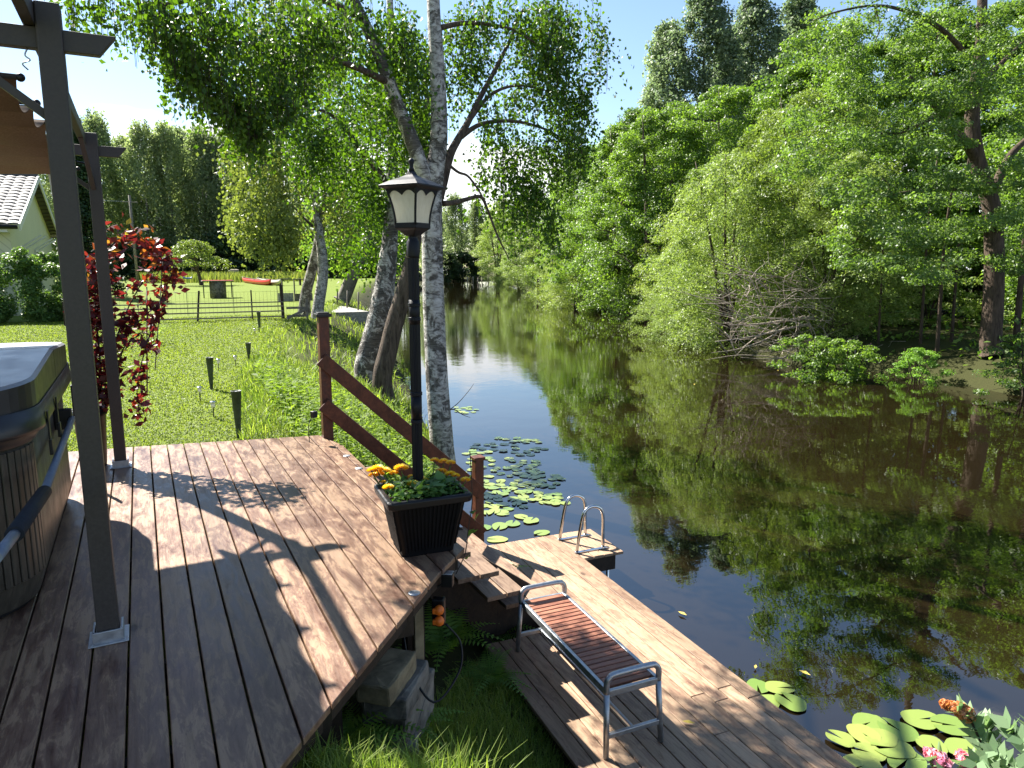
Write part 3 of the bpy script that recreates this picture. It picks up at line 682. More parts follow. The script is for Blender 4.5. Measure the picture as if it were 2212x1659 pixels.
for k in range(4):
    a = ang0+math.pi/2*k
    fr.tube([(lx+(sect(t)*1.4142+.001)*math.cos(a), ly+(sect(t)*1.4142+.001)*math.sin(a), ZB+(ZT-ZB)*t) for t in np.linspace(0, 1, 9)], .0062, 6)
    # scalloped valance under the roof and sill bar
    b = ang0+math.pi/2*(k+1); pa = Vector((math.cos(a), math.sin(a), 0)); pb = Vector((math.cos(b), math.sin(b), 0))
    def on(t, s, out=.003):
        h = sect(t)*1.4142; return Vector((lx, ly, ZB+(ZT-ZB)*t))+pa*h*(1-s)+pb*h*s+(pa+pb)*.5*out*1.4
    ss = np.linspace(.0, 1, 25); top = [on(1.0, s, .004) for s in ss]; bot = [on(1-(.10+.11*abs(math.sin(s*2*math.pi))**1.0*0+.13*(1-abs(math.sin(s*math.pi*2)))), s, .004) for s in ss]
    vs = top+bot; nn = len(ss); fr.add(vs, [(i, i+1, nn+i+1, nn+i) for i in range(nn-1)])
    fr.bar(on(.02, .04), on(.02, .96), .008, .012)
fr.build('lantern_frame', M['lampblack'], lamp)
rf = MB(); loft(rf, [sq(.094, ZT-.012), sq(.124, ZT+.002), sq(.124, ZT+.010), sq(.085, ZT+.034), sq(.045, ZT+.052), sq(.022, ZT+.066), sq(.014, ZT+.085)], True, False, True); rf.build('lantern_roof', M['lampblack'], lamp, bevel=.002)
MB().lathe((lx, ly, ZT+.083), [(.017, 0), (.011, .02), (.010, .035), (.016, .05), (.015, .058), (.008, .066), (.001, .069)], 14).build('finial', M['lampblack'], lamp)

# ------------------------------------------------------------------ stair with railing
st = thing('stair', 'short wooden stair leading from the deck down to the dock', 'stair', (2.0, 5.1, -1.2))
TR = [(1.50, 1.745, -.24, 3.93, 6.12), (1.76, 2.015, -.48, 4.07, 6.10), (2.03, 2.27, -.72, 4.19, 6.08), (2.29, 2.62, -.94, 4.42, 6.05)]
for x0, x1, z, ya, yb in TR:
    mb = MB()
    for a, b in ((x0-.05, (x0+x1)/2-.018), ((x0+x1)/2-.012, x1)):
        mb.cur = random.random(); mb.box(((a+b)/2, (ya+yb)/2, z-.017), (b-a-.004, yb-ya+.0, .034))
    mb.build('tread', M['tread'], st, bevel=.003)
for y in (4.62, 5.98):
    vs = [(1.47, y, -.12), (1.47, y, -.62), (2.35, y, -1.42), (2.66, y, -1.42), (2.66, y, -1.0)]
    mb = MB(); n_ = 5; vv = vs+[(a, b+.045, c) for a, b, c in vs]
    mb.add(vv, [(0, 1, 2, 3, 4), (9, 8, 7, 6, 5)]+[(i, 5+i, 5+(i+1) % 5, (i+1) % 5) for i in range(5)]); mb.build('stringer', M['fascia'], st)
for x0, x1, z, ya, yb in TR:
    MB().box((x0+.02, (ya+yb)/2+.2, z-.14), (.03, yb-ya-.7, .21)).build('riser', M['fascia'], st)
rl = thing('stair_railing', 'red-brown stained railing with two sloping rails beside the stair', 'railing', (1.42, 6.44, 0))
ua, ub = Vector((1.425, 6.42, .0)), Vector((2.80, 6.13, -1.2))
MB().box((ua.x, ua.y, .42), (.09, .09, 1.36)).build('newel_post', M['rail'], rl, bevel=.004)
MB().box((ua.x, ua.y, 1.115), (.135, .135, .03)).box((ua.x, ua.y, 1.136), (.10, .10, .012)).build('post_cap', M['black'], rl, bevel=.004)
MB().box((ub.x, ub.y, -1.2-.3+.5), (.09, .09, 1.05+.34)).build('newel_post', M['rail'], rl, bevel=.004)
MB().box((ub.x, ub.y, -.295), (.115, .115, .028)).build('post_cap', M['rail'], rl, bevel=.004)
dn = (ub-ua).normalized(); off = Vector((-.17, -.98, 0)).normalized()*.062
for za, zb in ((.70, -.62), (.29, -1.03)):
    a = ua+off+Vector((-.03, 0, za+.03)); b = ub+off+Vector((.03, 0, 1.2+zb-.03))
    MB().bar(a, b, .028, .125).build('rail', M['rail'], rl, bevel=.004)
hl = thing('floodlight', 'small black spotlight clamped behind the top railing post', 'spotlight', tuple(W(678, 895, 6.3)))
q = Vector(hl.location); MB().box(q, (.05, .045, .06), rz=.6).build('housing', M['black'], hl, bevel=.006); MB().tube(smooth_path([q+Vector((-.02, 0, -.02)), q+Vector((-.05, 0, -.10)), q+Vector((-.045, .02, -.26))], 10), .004, 5).build('cable', M['black'], hl)
# ------------------------------------------------------------------ lower dock
DO = Vector((2.84, 6.10, -1.2)); DA = Vector((.0696, .9976, 0)); DX = Vector((.9976, -.0696, 0)); DM = Matrix((DX, DA, Vector((0, 0, 1)))).transposed()
def dk(a, b, z=0): return DO+DX*a+DA*b+Vector((0, 0, z))
dock = thing('boat_dock', 'L-shaped bare plank dock with a short jetty end over the river', 'dock', tuple(dk(0, -3)))
mb = MB(); pitch = .1105
xL = -.66
k = 0; x = xL
while x < 1.11:
    a, b = x+.003, x+pitch-.003
    far = 0.0 if x > -.06 else -1.74
    near = -7.0 if b < .79 else -.66
    # two lengths per board line
    cuts = [near, near+(far-near)*random.uniform(.35, .65), far] if near < -2 else [near, far]
    for c0, c1_ in zip(cuts[:-1], cuts[1:]):
        mb.cur = random.random(); zz = random.uniform(-.0015, .0015)
        P = [dk(a, c0+.002), dk(b, c0+.002), dk(b, c1_-.002), dk(a, c1_-.002)]
        mb.prism([(p.x, p.y) for p in P], -1.2-.028, -1.2+zz)
    x += pitch
mb.build('dock_boards', M['dock'], dock, bevel=.003, seg=1)
mb = MB()
for a in (-.6, .05, .72):
    for b in (0,):
        mb.box(dk(a, -3.9 if a < 0 else -3.5, -.105), (.045, 5.6 if a < 0 else 6.9, .15), M=DM)
mb.box(dk(.55, -.03, -.10), (1.1, .045, .14), M=DM); mb.box(dk(.95, -.63, -.10), (.36, .045, .14), M=DM); mb.box(dk(1.085, -.33, -.10), (.045, .62, .14), M=DM)
mb.build('frame', M['fascia'], dock, bevel=.002)
for a, b in ((.72, -.2), (.72, -2.6), (.72, -5), (-.55, -2.2), (-.55, -4.6), (.05, -.2)):
    MB().tube([dk(a, b, -.17), dk(a, b, -1.6)], .05, 10).build('pile', M['fascia'], dock)
ld = thing('swim_ladder', 'bent stainless swim ladder with two hoop handrails on the jetty end', 'ladder', tuple(dk(.95, -.3)))
for b in (-.16, -.52):
    path = [dk(.77, b, .012), dk(.80, b, .20), dk(.835, b, .37), dk(.88, b, .435), dk(.95, b, .45), dk(1.02, b, .42), dk(1.055, b, .34), dk(1.06, b, .15), dk(1.065, b, .02)]
    MB().tube(smooth_path(path, 40), .0165, 12).build('handrail', M['chrome'], ld)
    MB().box(dk(.915, b, .008), (.33, .036, .008), M=DM).build('foot_bar', M['chrome'], ld, bevel=.002)
for b in (-.16, -.52): MB().tube([dk(1.125, b, -.0), dk(1.125, b, -.95)], .0165, 10).tube([dk(1.065, b, .012), dk(1.125, b, .0)], .014, 8).build('leg', M['chrome'], ld)
for z in (-.2, -.45, -.7): MB().tube([dk(1.125, -.16, z), dk(1.125, -.52, z)], .015, 10).build('rung', M['chrome'], ld)
# ------------------------------------------------------------------ bench
bn = thing('garden_bench', 'narrow slatted bench with galvanised tube frame and end handles on the dock', 'bench', tuple(dk(-.29, -2.54)))
HS = .40
def leg_end(b, s):
    a0, a1 = -.462, -.115; out = .0
    path = [dk(a0-.012, b+s*.03, .004), dk(a0, b, HS-.02), dk(a0, b-s*.0, HS+.045), dk(a0+.02, b, HS+.075), dk(a0+.06, b, HS+.088), dk(a1-.06, b, HS+.088), dk(a1-.02, b, HS+.075), dk(a1, b, HS+.045), dk(a1, b, HS-.02), dk(a1+.012, b+s*.03, .004)]
    return path
for b, s in ((-3.13, -1), (-1.95, 1)):
    p = leg_end(b, s)
    for k, (seg, nm) in enumerate(((p[:2], 'leg'), (smooth_path(p[1:-1], 32), 'end_handle'), (p[-2:], 'leg'))): MB().tube(seg, .0175, 12).build(nm, M['steel'], bn)
    MB().bar(dk(-.455, b, HS-.02), dk(-.122, b, HS-.02), .022, .04).build('end_rail', M['steel'], bn, bevel=.004); MB().bar(dk(-.468, b+s*.02, .13), dk(-.108, b+s*.02, .13), .022, .03).build('foot_rail', M['steel'], bn, bevel=.004)
MB().bar(dk(-.452, -3.12, HS-.02), dk(-.452, -1.96, HS-.02), .024, .045).bar(dk(-.125, -3.12, HS-.02), dk(-.125, -1.96, HS-.02), .024, .045).build('side_rail', M['steel'], bn, bevel=.004)
MB().bar(dk(-.29, -3.15, .13), dk(-.29, -1.93, .13), .02, .022).build('stretcher', M['steel'], bn, bevel=.003)
mb = MB(); b = -3.10
while b < -1.97:
    mb.cur = random.random(); mb.box(dk(-.2885, b+.021, HS-.008), (.30, .040, .018), M=DM); b += .0475
mb.build('seat', M['benchwood'], bn, bevel=.003, seg=1)

# ------------------------------------------------------------------ things under the deck edge
def c4(x, y): return ((900+x/2.212)*.54004, (2322+y/2.212)*.54004)
dirv = Vector((.66, .75, 0)).normalized(); ang = math.atan2(dirv.y, dirv.x)
def rough_block(name, lab, pos, size, mat, rz, seed):
    import bmesh
    from mathutils import noise as mn
    bm = bmesh.new(); bmesh.ops.create_cube(bm, size=1.0)
    for v in bm.verts: v.co = Vector((v.co.x*size[0], v.co.y*size[1], v.co.z*size[2]))
    bmesh.ops.bevel(bm, geom=bm.edges[:], offset=.012, segments=2, affect='EDGES', profile=.6)
    bmesh.ops.triangulate(bm, faces=bm.faces[:])
    for _ in range(3): bmesh.ops.subdivide_edges(bm, edges=[e for e in bm.edges if e.calc_length() > .03], cuts=1)
    for v in bm.verts: v.co += mn.noise_vector(v.co*16+Vector((seed*7, 0, 0)))*.006+mn.noise_vector(v.co*50+Vector((seed*7, 0, 0)))*.003
    bm.transform(Matrix.Rotation(rz, 4, 'Z')); me = bpy.data.meshes.new(name); bm.to_mesh(me); bm.free(); me.materials.append(mat)
    o = link(name, me); o.location = tuple(float(a) for a in pos); return tag(o, lab, 'block')
b1 = G(*c4(1440, 760), -.37); b2 = G(*c4(1560, 900), -.49); b3 = G(*c4(1640, 1010), -.62)
rough_block('stone_block', 'yellowish stone block lying on top of the stack under the deck edge', (b1[0], b1[1], -.42), (.34, .17, .10), M['sandstone'], ang, 1)
rough_block('concrete_block', 'grey concrete slab in the middle of the block stack under the deck edge', (b2[0]-.01, b2[1]+.03, -.53), (.36, .22, .11), M['stone'], ang+.05, 2)
rough_block('concrete_block', 'mossy grey concrete slab at the bottom of the block stack', (b3[0]-.04, b3[1]+.06, -.725), (.38, .24, .28), M['stone'], ang-.03, 3)
rough_block('flat_stone', 'flat grey stone sunk in the grass below the block stack', (*G(*c4(1600, 1410), -.80)[:2], -.82), (.22, .12, .08), M['stone'], ang+.4, 4)
# socket with two orange caps
sp = G(*c4(1880, 300), -.42); sk = thing('garden_socket', 'black outdoor socket box with two orange caps under the deck corner', 'socket', tuple(W(948, 1320, 3.75)))
q = Vector(sk.location); RS = Matrix.Rotation(rad(-35), 3, 'Z')
MB().box(q, (.065, .05, .15), M=RS).build('box', M['black'], sk, bevel=.008)
for dz in (.028, -.032):
    f = RS @ Vector((.012, -.045, 0)); MB().ball(q+f+Vector((0, 0, dz)), .027, 14, 8).box(q+f+Vector((-.022, 0, dz)), (.026, .02, .028), M=RS).build('cap', M['orange'], sk, bevel=.004)
MB().bar(q+Vector((-.09, .08, .02)), q+Vector((-.09, .08, -.45)), .05, .05).build('stake', M['sandstone'], sk, bevel=.004)
jb = thing('transformer_box', 'dark grey transformer box with pale lid hanging at the deck corner', 'junction box', tuple(W(967, 1252, 3.75)))
q2 = Vector(jb.location); MB().box(q2, (.06, .05, .07), M=RS).build('case', M['black'], jb, bevel=.005); MB().box(q2+Vector((0, 0, .039)), (.058, .048, .006), M=RS).build('lid', M['steel'], jb, bevel=.003)
pts = [q+Vector((.03, -.02, -.07)), q+Vector((.10, -.05, -.18)), q+Vector((.06, -.12, -.30)), q+Vector((-.12, -.22, -.36)), q+Vector((-.2, -.1, -.2)), q+Vector((-.16, .05, .0)), q2]
tag(MB().tube(smooth_path(pts, 40), .006, 6).build('power_cable', M['black']), 'black cable looping down beneath the deck corner sockets', 'cable')
vn = [W(1015, 975, 3.9), W(1018, 1020, 3.88), W(1020, 1085, 3.86), W(1012, 1140, 3.86), W(1005, 1195, 3.85), W(985, 1240, 3.8)]
vine = thing('trailing_vine', 'thin vine with a few round leaves trailing from the planter over the deck corner', 'vine', tuple(vn[0]))
MB().tube(smooth_path(vn, 24), .003, 5).build('stem', M['twig'], vine)
pp = np.array([W(1022, 1107, 3.85), W(1030, 1117, 3.85), W(1018, 1150, 3.85), W(1026, 1148, 3.85), W(1014, 1032, 3.87), W(1010, 1205, 3.83)])
arr = leaf_arrays(pp, unit(g.normal(size=pp.shape)), unit(np.array([[-.3, .1, .9]]*6)+g.normal(size=pp.shape)*.3), np.full(6, .055), np.full(6, .045), g.random(6)); link('leaves', np_mesh('leaves', arr[0]-np.array(vn[0]), arr[1], arr[2], M['l_fern']), vine)
# ------------------------------------------------------------------ grass
def visible(P, pad=60):
    d = P-CAM; w = d@FW; u = 1106+F_PX*(d@RX)/np.maximum(w, .01); v = 829.5+F_PX*(d@DN)/np.maximum(w, .01)
    return (w > .5) & (u > -pad) & (u < 2212+pad) & (v > -pad) & (v < 1659+pad)
def scatter(g, n_, x0, x1, y0, y1, cond, power=1.0):
    y = y0+(y1-y0)*g.random(n_)**power; x = x0+(x1-x0)*g.random(n_); P = np.stack([x, y, ground_z(x, y)], -1)
    return P[cond(x, y) & visible(P)]
g = np.random.default_rng(11)
def on_lawn(x, y): return (x < np.interp(y, _ye, _xe)+.25) & ((y > 7.0) | (x < -4.2)) & ~((y < 6.9+.2*(-x)) & (x < 1.5))
P = scatter(g, 330000, -6, 6, 6.7, 26, on_lawn, 1.9)
k = len(P); dd = np.linalg.norm(P-CAM, axis=1); pat = .5+.5*np.sin(P[:, 0]*2.1+1.3*np.sin(P[:, 1]*1.7))*np.sin(P[:, 1]*1.3)
arr = blade_arrays(P, g.uniform(.012, .028, k)*(1+.3*pat), .004+.0009*dd, g.uniform(.012, .035, k), g.uniform(0, 6.28, k), np.clip(g.normal(.45, .25, k)+.25*(pat-.5), 0, 1))
tag(link('lawn_grass', np_mesh('lawn_grass', *arr, mat=M['grass'])), 'short mown grass of the sunlit lawn beyond the deck', 'grass', kind='stuff')
def on_bank(x, y):
    xe = np.interp(y, _ye, _xe); xw = np.interp(y, _yw, _xw); t = (x-xe)/np.maximum(xw-xe, .3); return (t > -.12) & (t < .93) & (y > 6.2) & ~((x < 1.6) & (y < 6.9))
P = np.concatenate([scatter(g, 26000, .6, 5, 6.3, 14, on_bank), scatter(g, 26000, 1, 14, 12, 40, on_bank, 1.5)])
k = len(P); dd = np.linalg.norm(P-CAM, axis=1); den = np.sin(P[:, 0]*3.3+P[:, 1])*np.sin(P[:, 1]*2.1-P[:, 0]*.7); keep = g.random(k) < .65+.4*den; P = P[keep]; dd = dd[keep]; k = len(P)
tt = (P[:, 0]-np.interp(P[:, 1], _ye, _xe))/np.maximum(np.interp(P[:, 1], _yw, _xw)-np.interp(P[:, 1], _ye, _xe), .3)
Hh = g.uniform(.10, .34, k)*np.clip(.55+1.0*np.clip(tt, 0, .6), .4, 1.2)
arr = blade_arrays(P, Hh, .004+.0008*dd, Hh*g.uniform(.3, .95, k), g.normal(2.6, 1.2, k), np.clip(g.normal(.5, .28, k), 0, 1))
tag(link('bank_grass', np_mesh('bank_grass', *arr, mat=M['longgrass'])), 'long pale grass leaning over on the riverbank beside the lawn lamps', 'grass', kind='stuff')
# leafy weeds at the foot of the railing and along the waterline
P = np.concatenate([scatter(g, 1500, 1.35, 3.4, 6.6, 10.5, on_bank), scatter(g, 900, 2, 9, 9, 24, lambda x, y: on_bank(x, y) & (x > np.interp(y, _ye, _xe)+.9)), scatter(g, 500, 1.5, 2.5, 6.3, 8.5, lambda x, y: (x > 1.65) & on_bank(x, y))])
k = len(P); Hs = g.uniform(.15, .55, k); starts = P+np.stack([0*Hs, 0*Hs, Hs], -1)
parts = []
for s in range(7):
    f = .35+.65*s/6; m = g.normal(size=(k, 3)); m[:, 2] = g.uniform(-.3, .5, k); D = unit(m); N_ = np.stack([-D[:, 0]*.5, -D[:, 1]*.5, np.ones(k)], -1)+g.normal(size=(k, 3))*.25; N_ = unit(N_-D*(N_*D).sum(1, keepdims=True))
    sz = g.uniform(.07, .15, k)*(1.15-.5*f); parts.append(leaf_arrays(P+np.stack([0*Hs, 0*Hs, Hs*f], -1)+D*sz[:, None]*.5, D, N_, sz, sz*.34, np.clip(g.normal(.5, .27, k), 0, 1)))
parts.append(blade_arrays(P, Hs, np.full(k, .006), Hs*.12, g.uniform(0, 6.28, k), np.full(k, .3)))
tag(link('bank_weeds', np_mesh('bank_weeds', *cat(parts), mat=M['l_weed'])), 'bright leafy weeds crowding the bank below the stair railing', 'weeds', kind='stuff')
# grass of the slope under the deck edge
def on_slope(x, y): return (y < 4.2) & (x > (y-1.80)*.88-.25) & (x < 2.12+.07*(y-2.9))
P = scatter(g, 60000, -.6, 2.2, .9, 4.4, on_slope, 1.0); k = len(P)
lit = np.exp(-(((P[:, 0]-1.25)/.45)**2+((P[:, 1]-2.1)/.5)**2)); Hh = g.uniform(.05, .13, k)+.24*lit*g.random(k)**1.5
arr = blade_arrays(P, Hh, g.uniform(.003, .006, k), Hh*g.uniform(.2, .9, k), g.uniform(0, 6.28, k), np.clip(g.normal(.4, .25, k), 0, 1))
tag(link('slope_grass', np_mesh('slope_grass', *arr, mat=M['longgrass'])), 'grass on the slope between the deck edge and the dock', 'grass', kind='stuff')
# low growth on the far bank
def far_bank(x, y): d = x-np.interp(y, _yr, _xr); return (d > .5) & (d < 14) & (np.sin(x*1.9+y*.7)+np.sin(y*2.3) > -.6)
P = scatter(g, 42000, 16, 70, 6, 90, far_bank, 1.4); k = len(P); N_ = unit(g.normal(size=(k, 3))*.6+np.array([0, 0, 1.0])); D = g.normal(size=(k, 3)); D = unit(D-N_*(D*N_).sum(1, keepdims=True)); dd = np.linalg.norm(P-CAM, axis=1)
P[:, 2] += g.random(k)**1.5*(.25+.8*np.clip(.5+.6*np.sin(P[:, 0]*1.3+2*np.sin(P[:, 1]*.9)), 0, 1)); sz = .07+.005*dd
arr = leaf_arrays(P, D, N_, sz, sz*.6, np.clip(g.normal(.45, .25, k), 0, 1))
tag(link('bank_undergrowth', np_mesh('bank_undergrowth', *arr, mat=M['l_alder'])), 'low green undergrowth along the foot of the far bank', 'undergrowth', kind='stuff')

# ------------------------------------------------------------------ ferns
def make_fern(label, loc, R, seed, nf=9, group=None):
    g_ = np.random.default_rng(seed); root = thing('fern', label, 'fern', loc, group); parts = []; st_ = MB()
    for i in range(nf):
        a = 6.28*i/nf+g_.normal()*.3; Ln = R*g_.uniform(.75, 1.15); t = np.linspace(0, 1, 20); hgt = Ln*(1.25*t-.95*t*t)*g_.uniform(.7, 1.1)
        rad_ = Ln*(.25*t+.75*t*t); c_ = np.stack([math.cos(a)*rad_, math.sin(a)*rad_, hgt], -1); st_.tube([Vector(q)+Vector(loc) for q in c_[::3]], .0025, 4, cap=False)
        tang = unit(np.gradient(c_, axis=0)); side = unit(np.cross(tang, np.array([0, 0, 1.0])))
        wl = Ln*.30*np.sin(np.pi*np.clip(t*.92+.08, 0, 1))**.8*np.clip(1.25-t, 0, 1)
        for s in (-1, 1):
            D = unit(side*s+tang*.35+np.array([0, 0, -.12])); N_ = unit(np.cross(D, tang)*s); N_ *= np.sign(N_[:, 2:3]); m = t > .12
            parts.append(leaf_arrays((c_+D*wl[:, None]*.5)[m], D[m], N_[m], wl[m]+.004, np.full(m.sum(), Ln*.042), np.clip(g_.normal(.5, .2, m.sum()), 0, 1), .05))
    st_.build('stalks', M['l_fern'], root); link('fronds', np_mesh('fronds', *cat(parts), mat=M['l_fern']), root); return root
def gpt(u, v, z0=-.7):
    z = z0
    for _ in range(12):
        p = G(u, v, z); z = .5*z+.5*float(ground_z(p[0], p[1]))
    p = G(u, v, z); return (p[0], p[1], float(ground_z(p[0], p[1])))
FERN_L = [('large fern arching over the lowest stair treads', 1010, 1310, .42, 1), ('fern growing below the orange socket caps', 960, 1420, .34, 2), ('small fern between the block stack and the dock', 1060, 1480, .26, 3), ('fern in deep shade left of the block stack', 790, 1600, .22, 4), ('small fern beside the bottom slab of the block stack', 885, 1590, .20, 5), ('low fern beside the rotten end of the dock edge', 1215, 1560, .22, 6), ('fern in the shade halfway between the socket and the bench', 1075, 1390, .27, 7), ('fern at the dark corner under the deck edge, lowest in the picture', 730, 1640, .24, 8)]
for lab, u, v, R, sd in FERN_L: make_fern(lab, gpt(u, v), R*1.5, sd, 11)
for lab, (x, y), R, sd in (('fern on the bank just behind the top railing post', (1.75, 6.95), .5, 21), ('broad fern under the lower railing board', (2.05, 7.3), .55, 22), ('fern at the water edge left of the large birch', (3.0, 8.6), .5, 23), ('fern in the dark gap between deck and stair railing', (1.78, 6.3), .35, 24)):
    make_fern(lab, (x, y, float(ground_z(x, y))), R, sd, 11)

# ------------------------------------------------------------------ lawn lamps
LC = [(516, 945, 839, 'tapered green torch stake nearest the deck'), (457, 840, 770, 'tapered torch stake second from the deck, at the left edge of the long grass'), (538, 775, 738, 'short torch stake half hidden in the long grass'), (561, 716, 671, 'tapered torch stake farthest away, in front of the low fence')]
base_t = None
for u, v, vt, lab in LC:
    p = G(u, v, -.17); x, y = p[0], p[1]; z = float(ground_z(x, y)); dep = (np.array([x, y, z])-CAM)@FW; h = (v-vt)*dep/F_PX; loc = (x, y, z)
    t = thing('torch_stake', lab, 'garden torch', loc, 'tapered torch stakes along the lawn edge')
    MB().lathe(loc, [(.018, -.08), (.020, 0), (.05, h*.985), (.054, h*.99), (.054, h), (.046, h), (.042, h-.03)], 20).build('cone', M['gcone'], t)
    MB().lathe(loc, [(.041, h-.028), (.012, h-.02), (.012, h-.005)], 12).build('wick_cap', M['steel'], t)
SL = [(462, 905, 'stainless solar stake light nearest the deck'), (433, 868, 'solar stake light by itself at the left edge of the lawn lamps'), (473, 803, 'solar stake light close beside the second torch stake'), (509, 790, 'solar stake light in the long grass between the second and third torch'), (551, 728, 'tiny solar stake light beyond the third torch stake')]
for u, v, lab in SL:
    p = G(u, v, -.18); loc = (p[0], p[1], float(ground_z(p[0], p[1])))
    t = thing('solar_light', lab, 'solar light', loc, 'small solar lights stuck in the lawn edge')
    MB().lathe(loc, [(.006, -.05), (.006, .13)], 8).build('spike', M['black'], t)
    MB().lathe(loc, [(.018, .125), (.022, .13), (.022, .175), (.018, .178)], 14).build('lens', M['lampglass'], t)
    MB().lathe(loc, [(.033, .178), (.034, .19), (.026, .197), (.001, .199)], 16).build('cap', M['chrome'], t)

# ------------------------------------------------------------------ red climber in its pot
rp = thing('red_leaved_plant', 'red-leaved climber arching on thin canes in a tall black pot behind the far pergola post', 'potted plant', (-.42, 6.30, 0))
rl_ = rp.location
pr = MB(); pr.lathe(tuple(rl_), [(.085, .0), (.09, .03), (.112, .40), (.122, .41), (.122, .455), (.112, .455), (.108, .42)], 28); pr.build('pot', M['black'], rp)
MB().lathe(tuple(rl_), [(.108, .40), (.02, .425)], 20).build('soil', M['soil'], rp)
g = np.random.default_rng(5)
dp = float((np.array(rl_)-CAM)@FW)
def R3(u, v, dd=0): return W(u, v, dp+dd)
canes = [[R3(222, 880), R3(215, 760), R3(205, 640), R3(222, 560, .05), R3(262, 512, .1), R3(310, 520, .15), R3(350, 560, .2), R3(372, 610, .22)],
         [R3(228, 880), R3(240, 780), R3(262, 700), R3(290, 640, .1), R3(320, 590, .15), R3(345, 565, .2), R3(362, 555, .2)],
         [R3(225, 880), R3(205, 800), R3(192, 700), R3(190, 620), R3(200, 575)],
         [R3(372, 590, .22), R3(350, 640, .2), R3(335, 690, .15), R3(318, 740, .1), R3(302, 800, .05), R3(296, 850), R3(303, 905)],
         [R3(268, 700), R3(285, 705), R3(310, 685, .05), R3(340, 655, .1)],
         [R3(236, 850), R3(255, 790), R3(272, 745), R3(300, 735), R3(322, 745)]]
cm = MB()
for c in canes: cm.tube(smooth_path(c, 30), list(np.linspace(.007, .003, len(smooth_path(c, 30)))), 5)
cm.build('canes', M['twig'], rp)
tm = MB(); tm.tube([R3(318, 850, .05), R3(317, 620, .15)], .005, 6).tube([R3(335, 800, .1), R3(352, 560, .2)], .004, 6).build('support_rod', M['greywood'], rp)
PL, RN = [], []
dens = [330, 210, 190, 190, 50, 80]; spread = [.06, .05, .055, .035, .04, .05]
for c, m, s in zip(canes, dens, spread):
    sp_ = np.array(smooth_path(c, 60)); ii = g.integers(0, len(sp_), m); pts_ = sp_[ii]+g.normal(size=(m, 3))*s; PL.append(pts_)
    hh = np.clip((pts_[:, 2]-1.15)/.75, 0, 1); RN.append(np.clip(g.beta(2, 2.6, m)*.75+.45*hh*g.random(m)+.05, 0, 1))
PL = np.concatenate(PL); RN = np.concatenate(RN)
nb = 420; cl = np.stack([g.normal(0, 20, nb), g.uniform(-330, 0, nb)], -1)
PB = np.array([R3(212+a+(-b)*.0, 880+b, g.normal()*.06) for a, b in cl]); PL = np.concatenate([PL, PB]); RN = np.concatenate([RN, np.clip(g.beta(2, 3, nb), 0, 1)*.75])
k = len(PL); D = g.normal(size=(k, 3)); D[:, 2] = D[:, 2]*.6-.35; D = unit(D); N_ = g.normal(size=(k, 3)); N_ = unit(N_-D*(N_*D).sum(1, keepdims=True)); sz = g.uniform(.05, .098, k)
arr = leaf_arrays(PL, D, N_, sz, sz*.55, RN); link('leaves', np_mesh('leaves', arr[0]-np.array(rl_), arr[1], arr[2], M['redleaf']), rp)
PY = np.array([R3(335+g.normal()*12, 715+g.normal()*22, -.2+g.normal()*.05) for _ in range(60)])
lp = gpt(333, 742, -.2); yp = thing('green_seedling', 'bright green leafy seedling standing on the lawn beside the red climber', 'plant', lp)
ls = g.uniform(.10, .2, 60); PY = np.array(lp)+np.stack([g.normal(size=60)*.16, g.normal(size=60)*.16, g.uniform(.02, .60, 60)], -1); D = unit(np.stack([g.normal(size=60), g.normal(size=60), g.uniform(-.2, .8, 60)], -1)); N_ = unit(np.cross(D, np.cross(np.array([0, 0, 1.]), D)))
arr = leaf_arrays(PY, D, N_, ls, ls*.3, g.random(60)); link('leaves', np_mesh('leaves', arr[0]-np.array(lp), arr[1], arr[2], M['l_weed']), yp); MB().tube([lp, (lp[0], lp[1], lp[2]+.55)], .008, 5).build('stem', M['twig'], yp)

# ------------------------------------------------------------------ house on the left, hedge, conifer
hx0, hy0, hd, ev, rg = -3.75, 29.5, 13.0, 2.95, 5.05
hs = thing('cottage', 'pale cream wooden cottage with grey tiled roof beyond the hedge', 'house', (hx0-4, hy0+hd/2, -.2))
n = NM('cream_boards'); cx = n.coord((1, 1, 1)); wv_ = n.n('ShaderNodeTexWave'); wv_.bands_direction = 'DIAGONAL'; wv_.inputs['Scale'].default_value = 2.2; n.L(cx, wv_.inputs[0])
zz = n.noise(n.coord((1, 1, .3)), 1.6, 5, .6); cb = n.mix(zz, (.50, .50, .36), (.62, .60, .42)); cb = n.mix(n.ramp(wv_.outputs['Fac'], [(0, (.5,)*3), (.12, (0,)*3)]), cb, (.25, .25, .17)); n.set(cb, .75, .3); M['cream'] = n.m
n = NM('roof_tiles'); br = n.n('ShaderNodeTexNoise'); br.inputs['Scale'].default_value = 3; n.L(n.coord(), br.inputs['Vector']); n.set(n.mix(br.outputs['Fac'], (.085, .08, .08), (.14, .135, .13)), .6, .3); M['tiles'] = n.m
hl2 = 8.5; xr_, xl_ = hx0, hx0-hl2; ym = hy0+hd/2
mb = MB(); mb.add([(xr_, hy0, -.3), (xr_, hy0+hd, -.3), (xr_, hy0+hd, ev), (xr_, ym, rg), (xr_, hy0, ev), (xl_, hy0, -.3), (xl_, hy0+hd, -.3), (xl_, hy0+hd, ev), (xl_, ym, rg), (xl_, hy0, ev)], [(0, 1, 2, 3, 4), (9, 8, 7, 6, 5), (0, 4, 9, 5), (1, 6, 7, 2)]); mb.build('wall', M['cream'], hs)
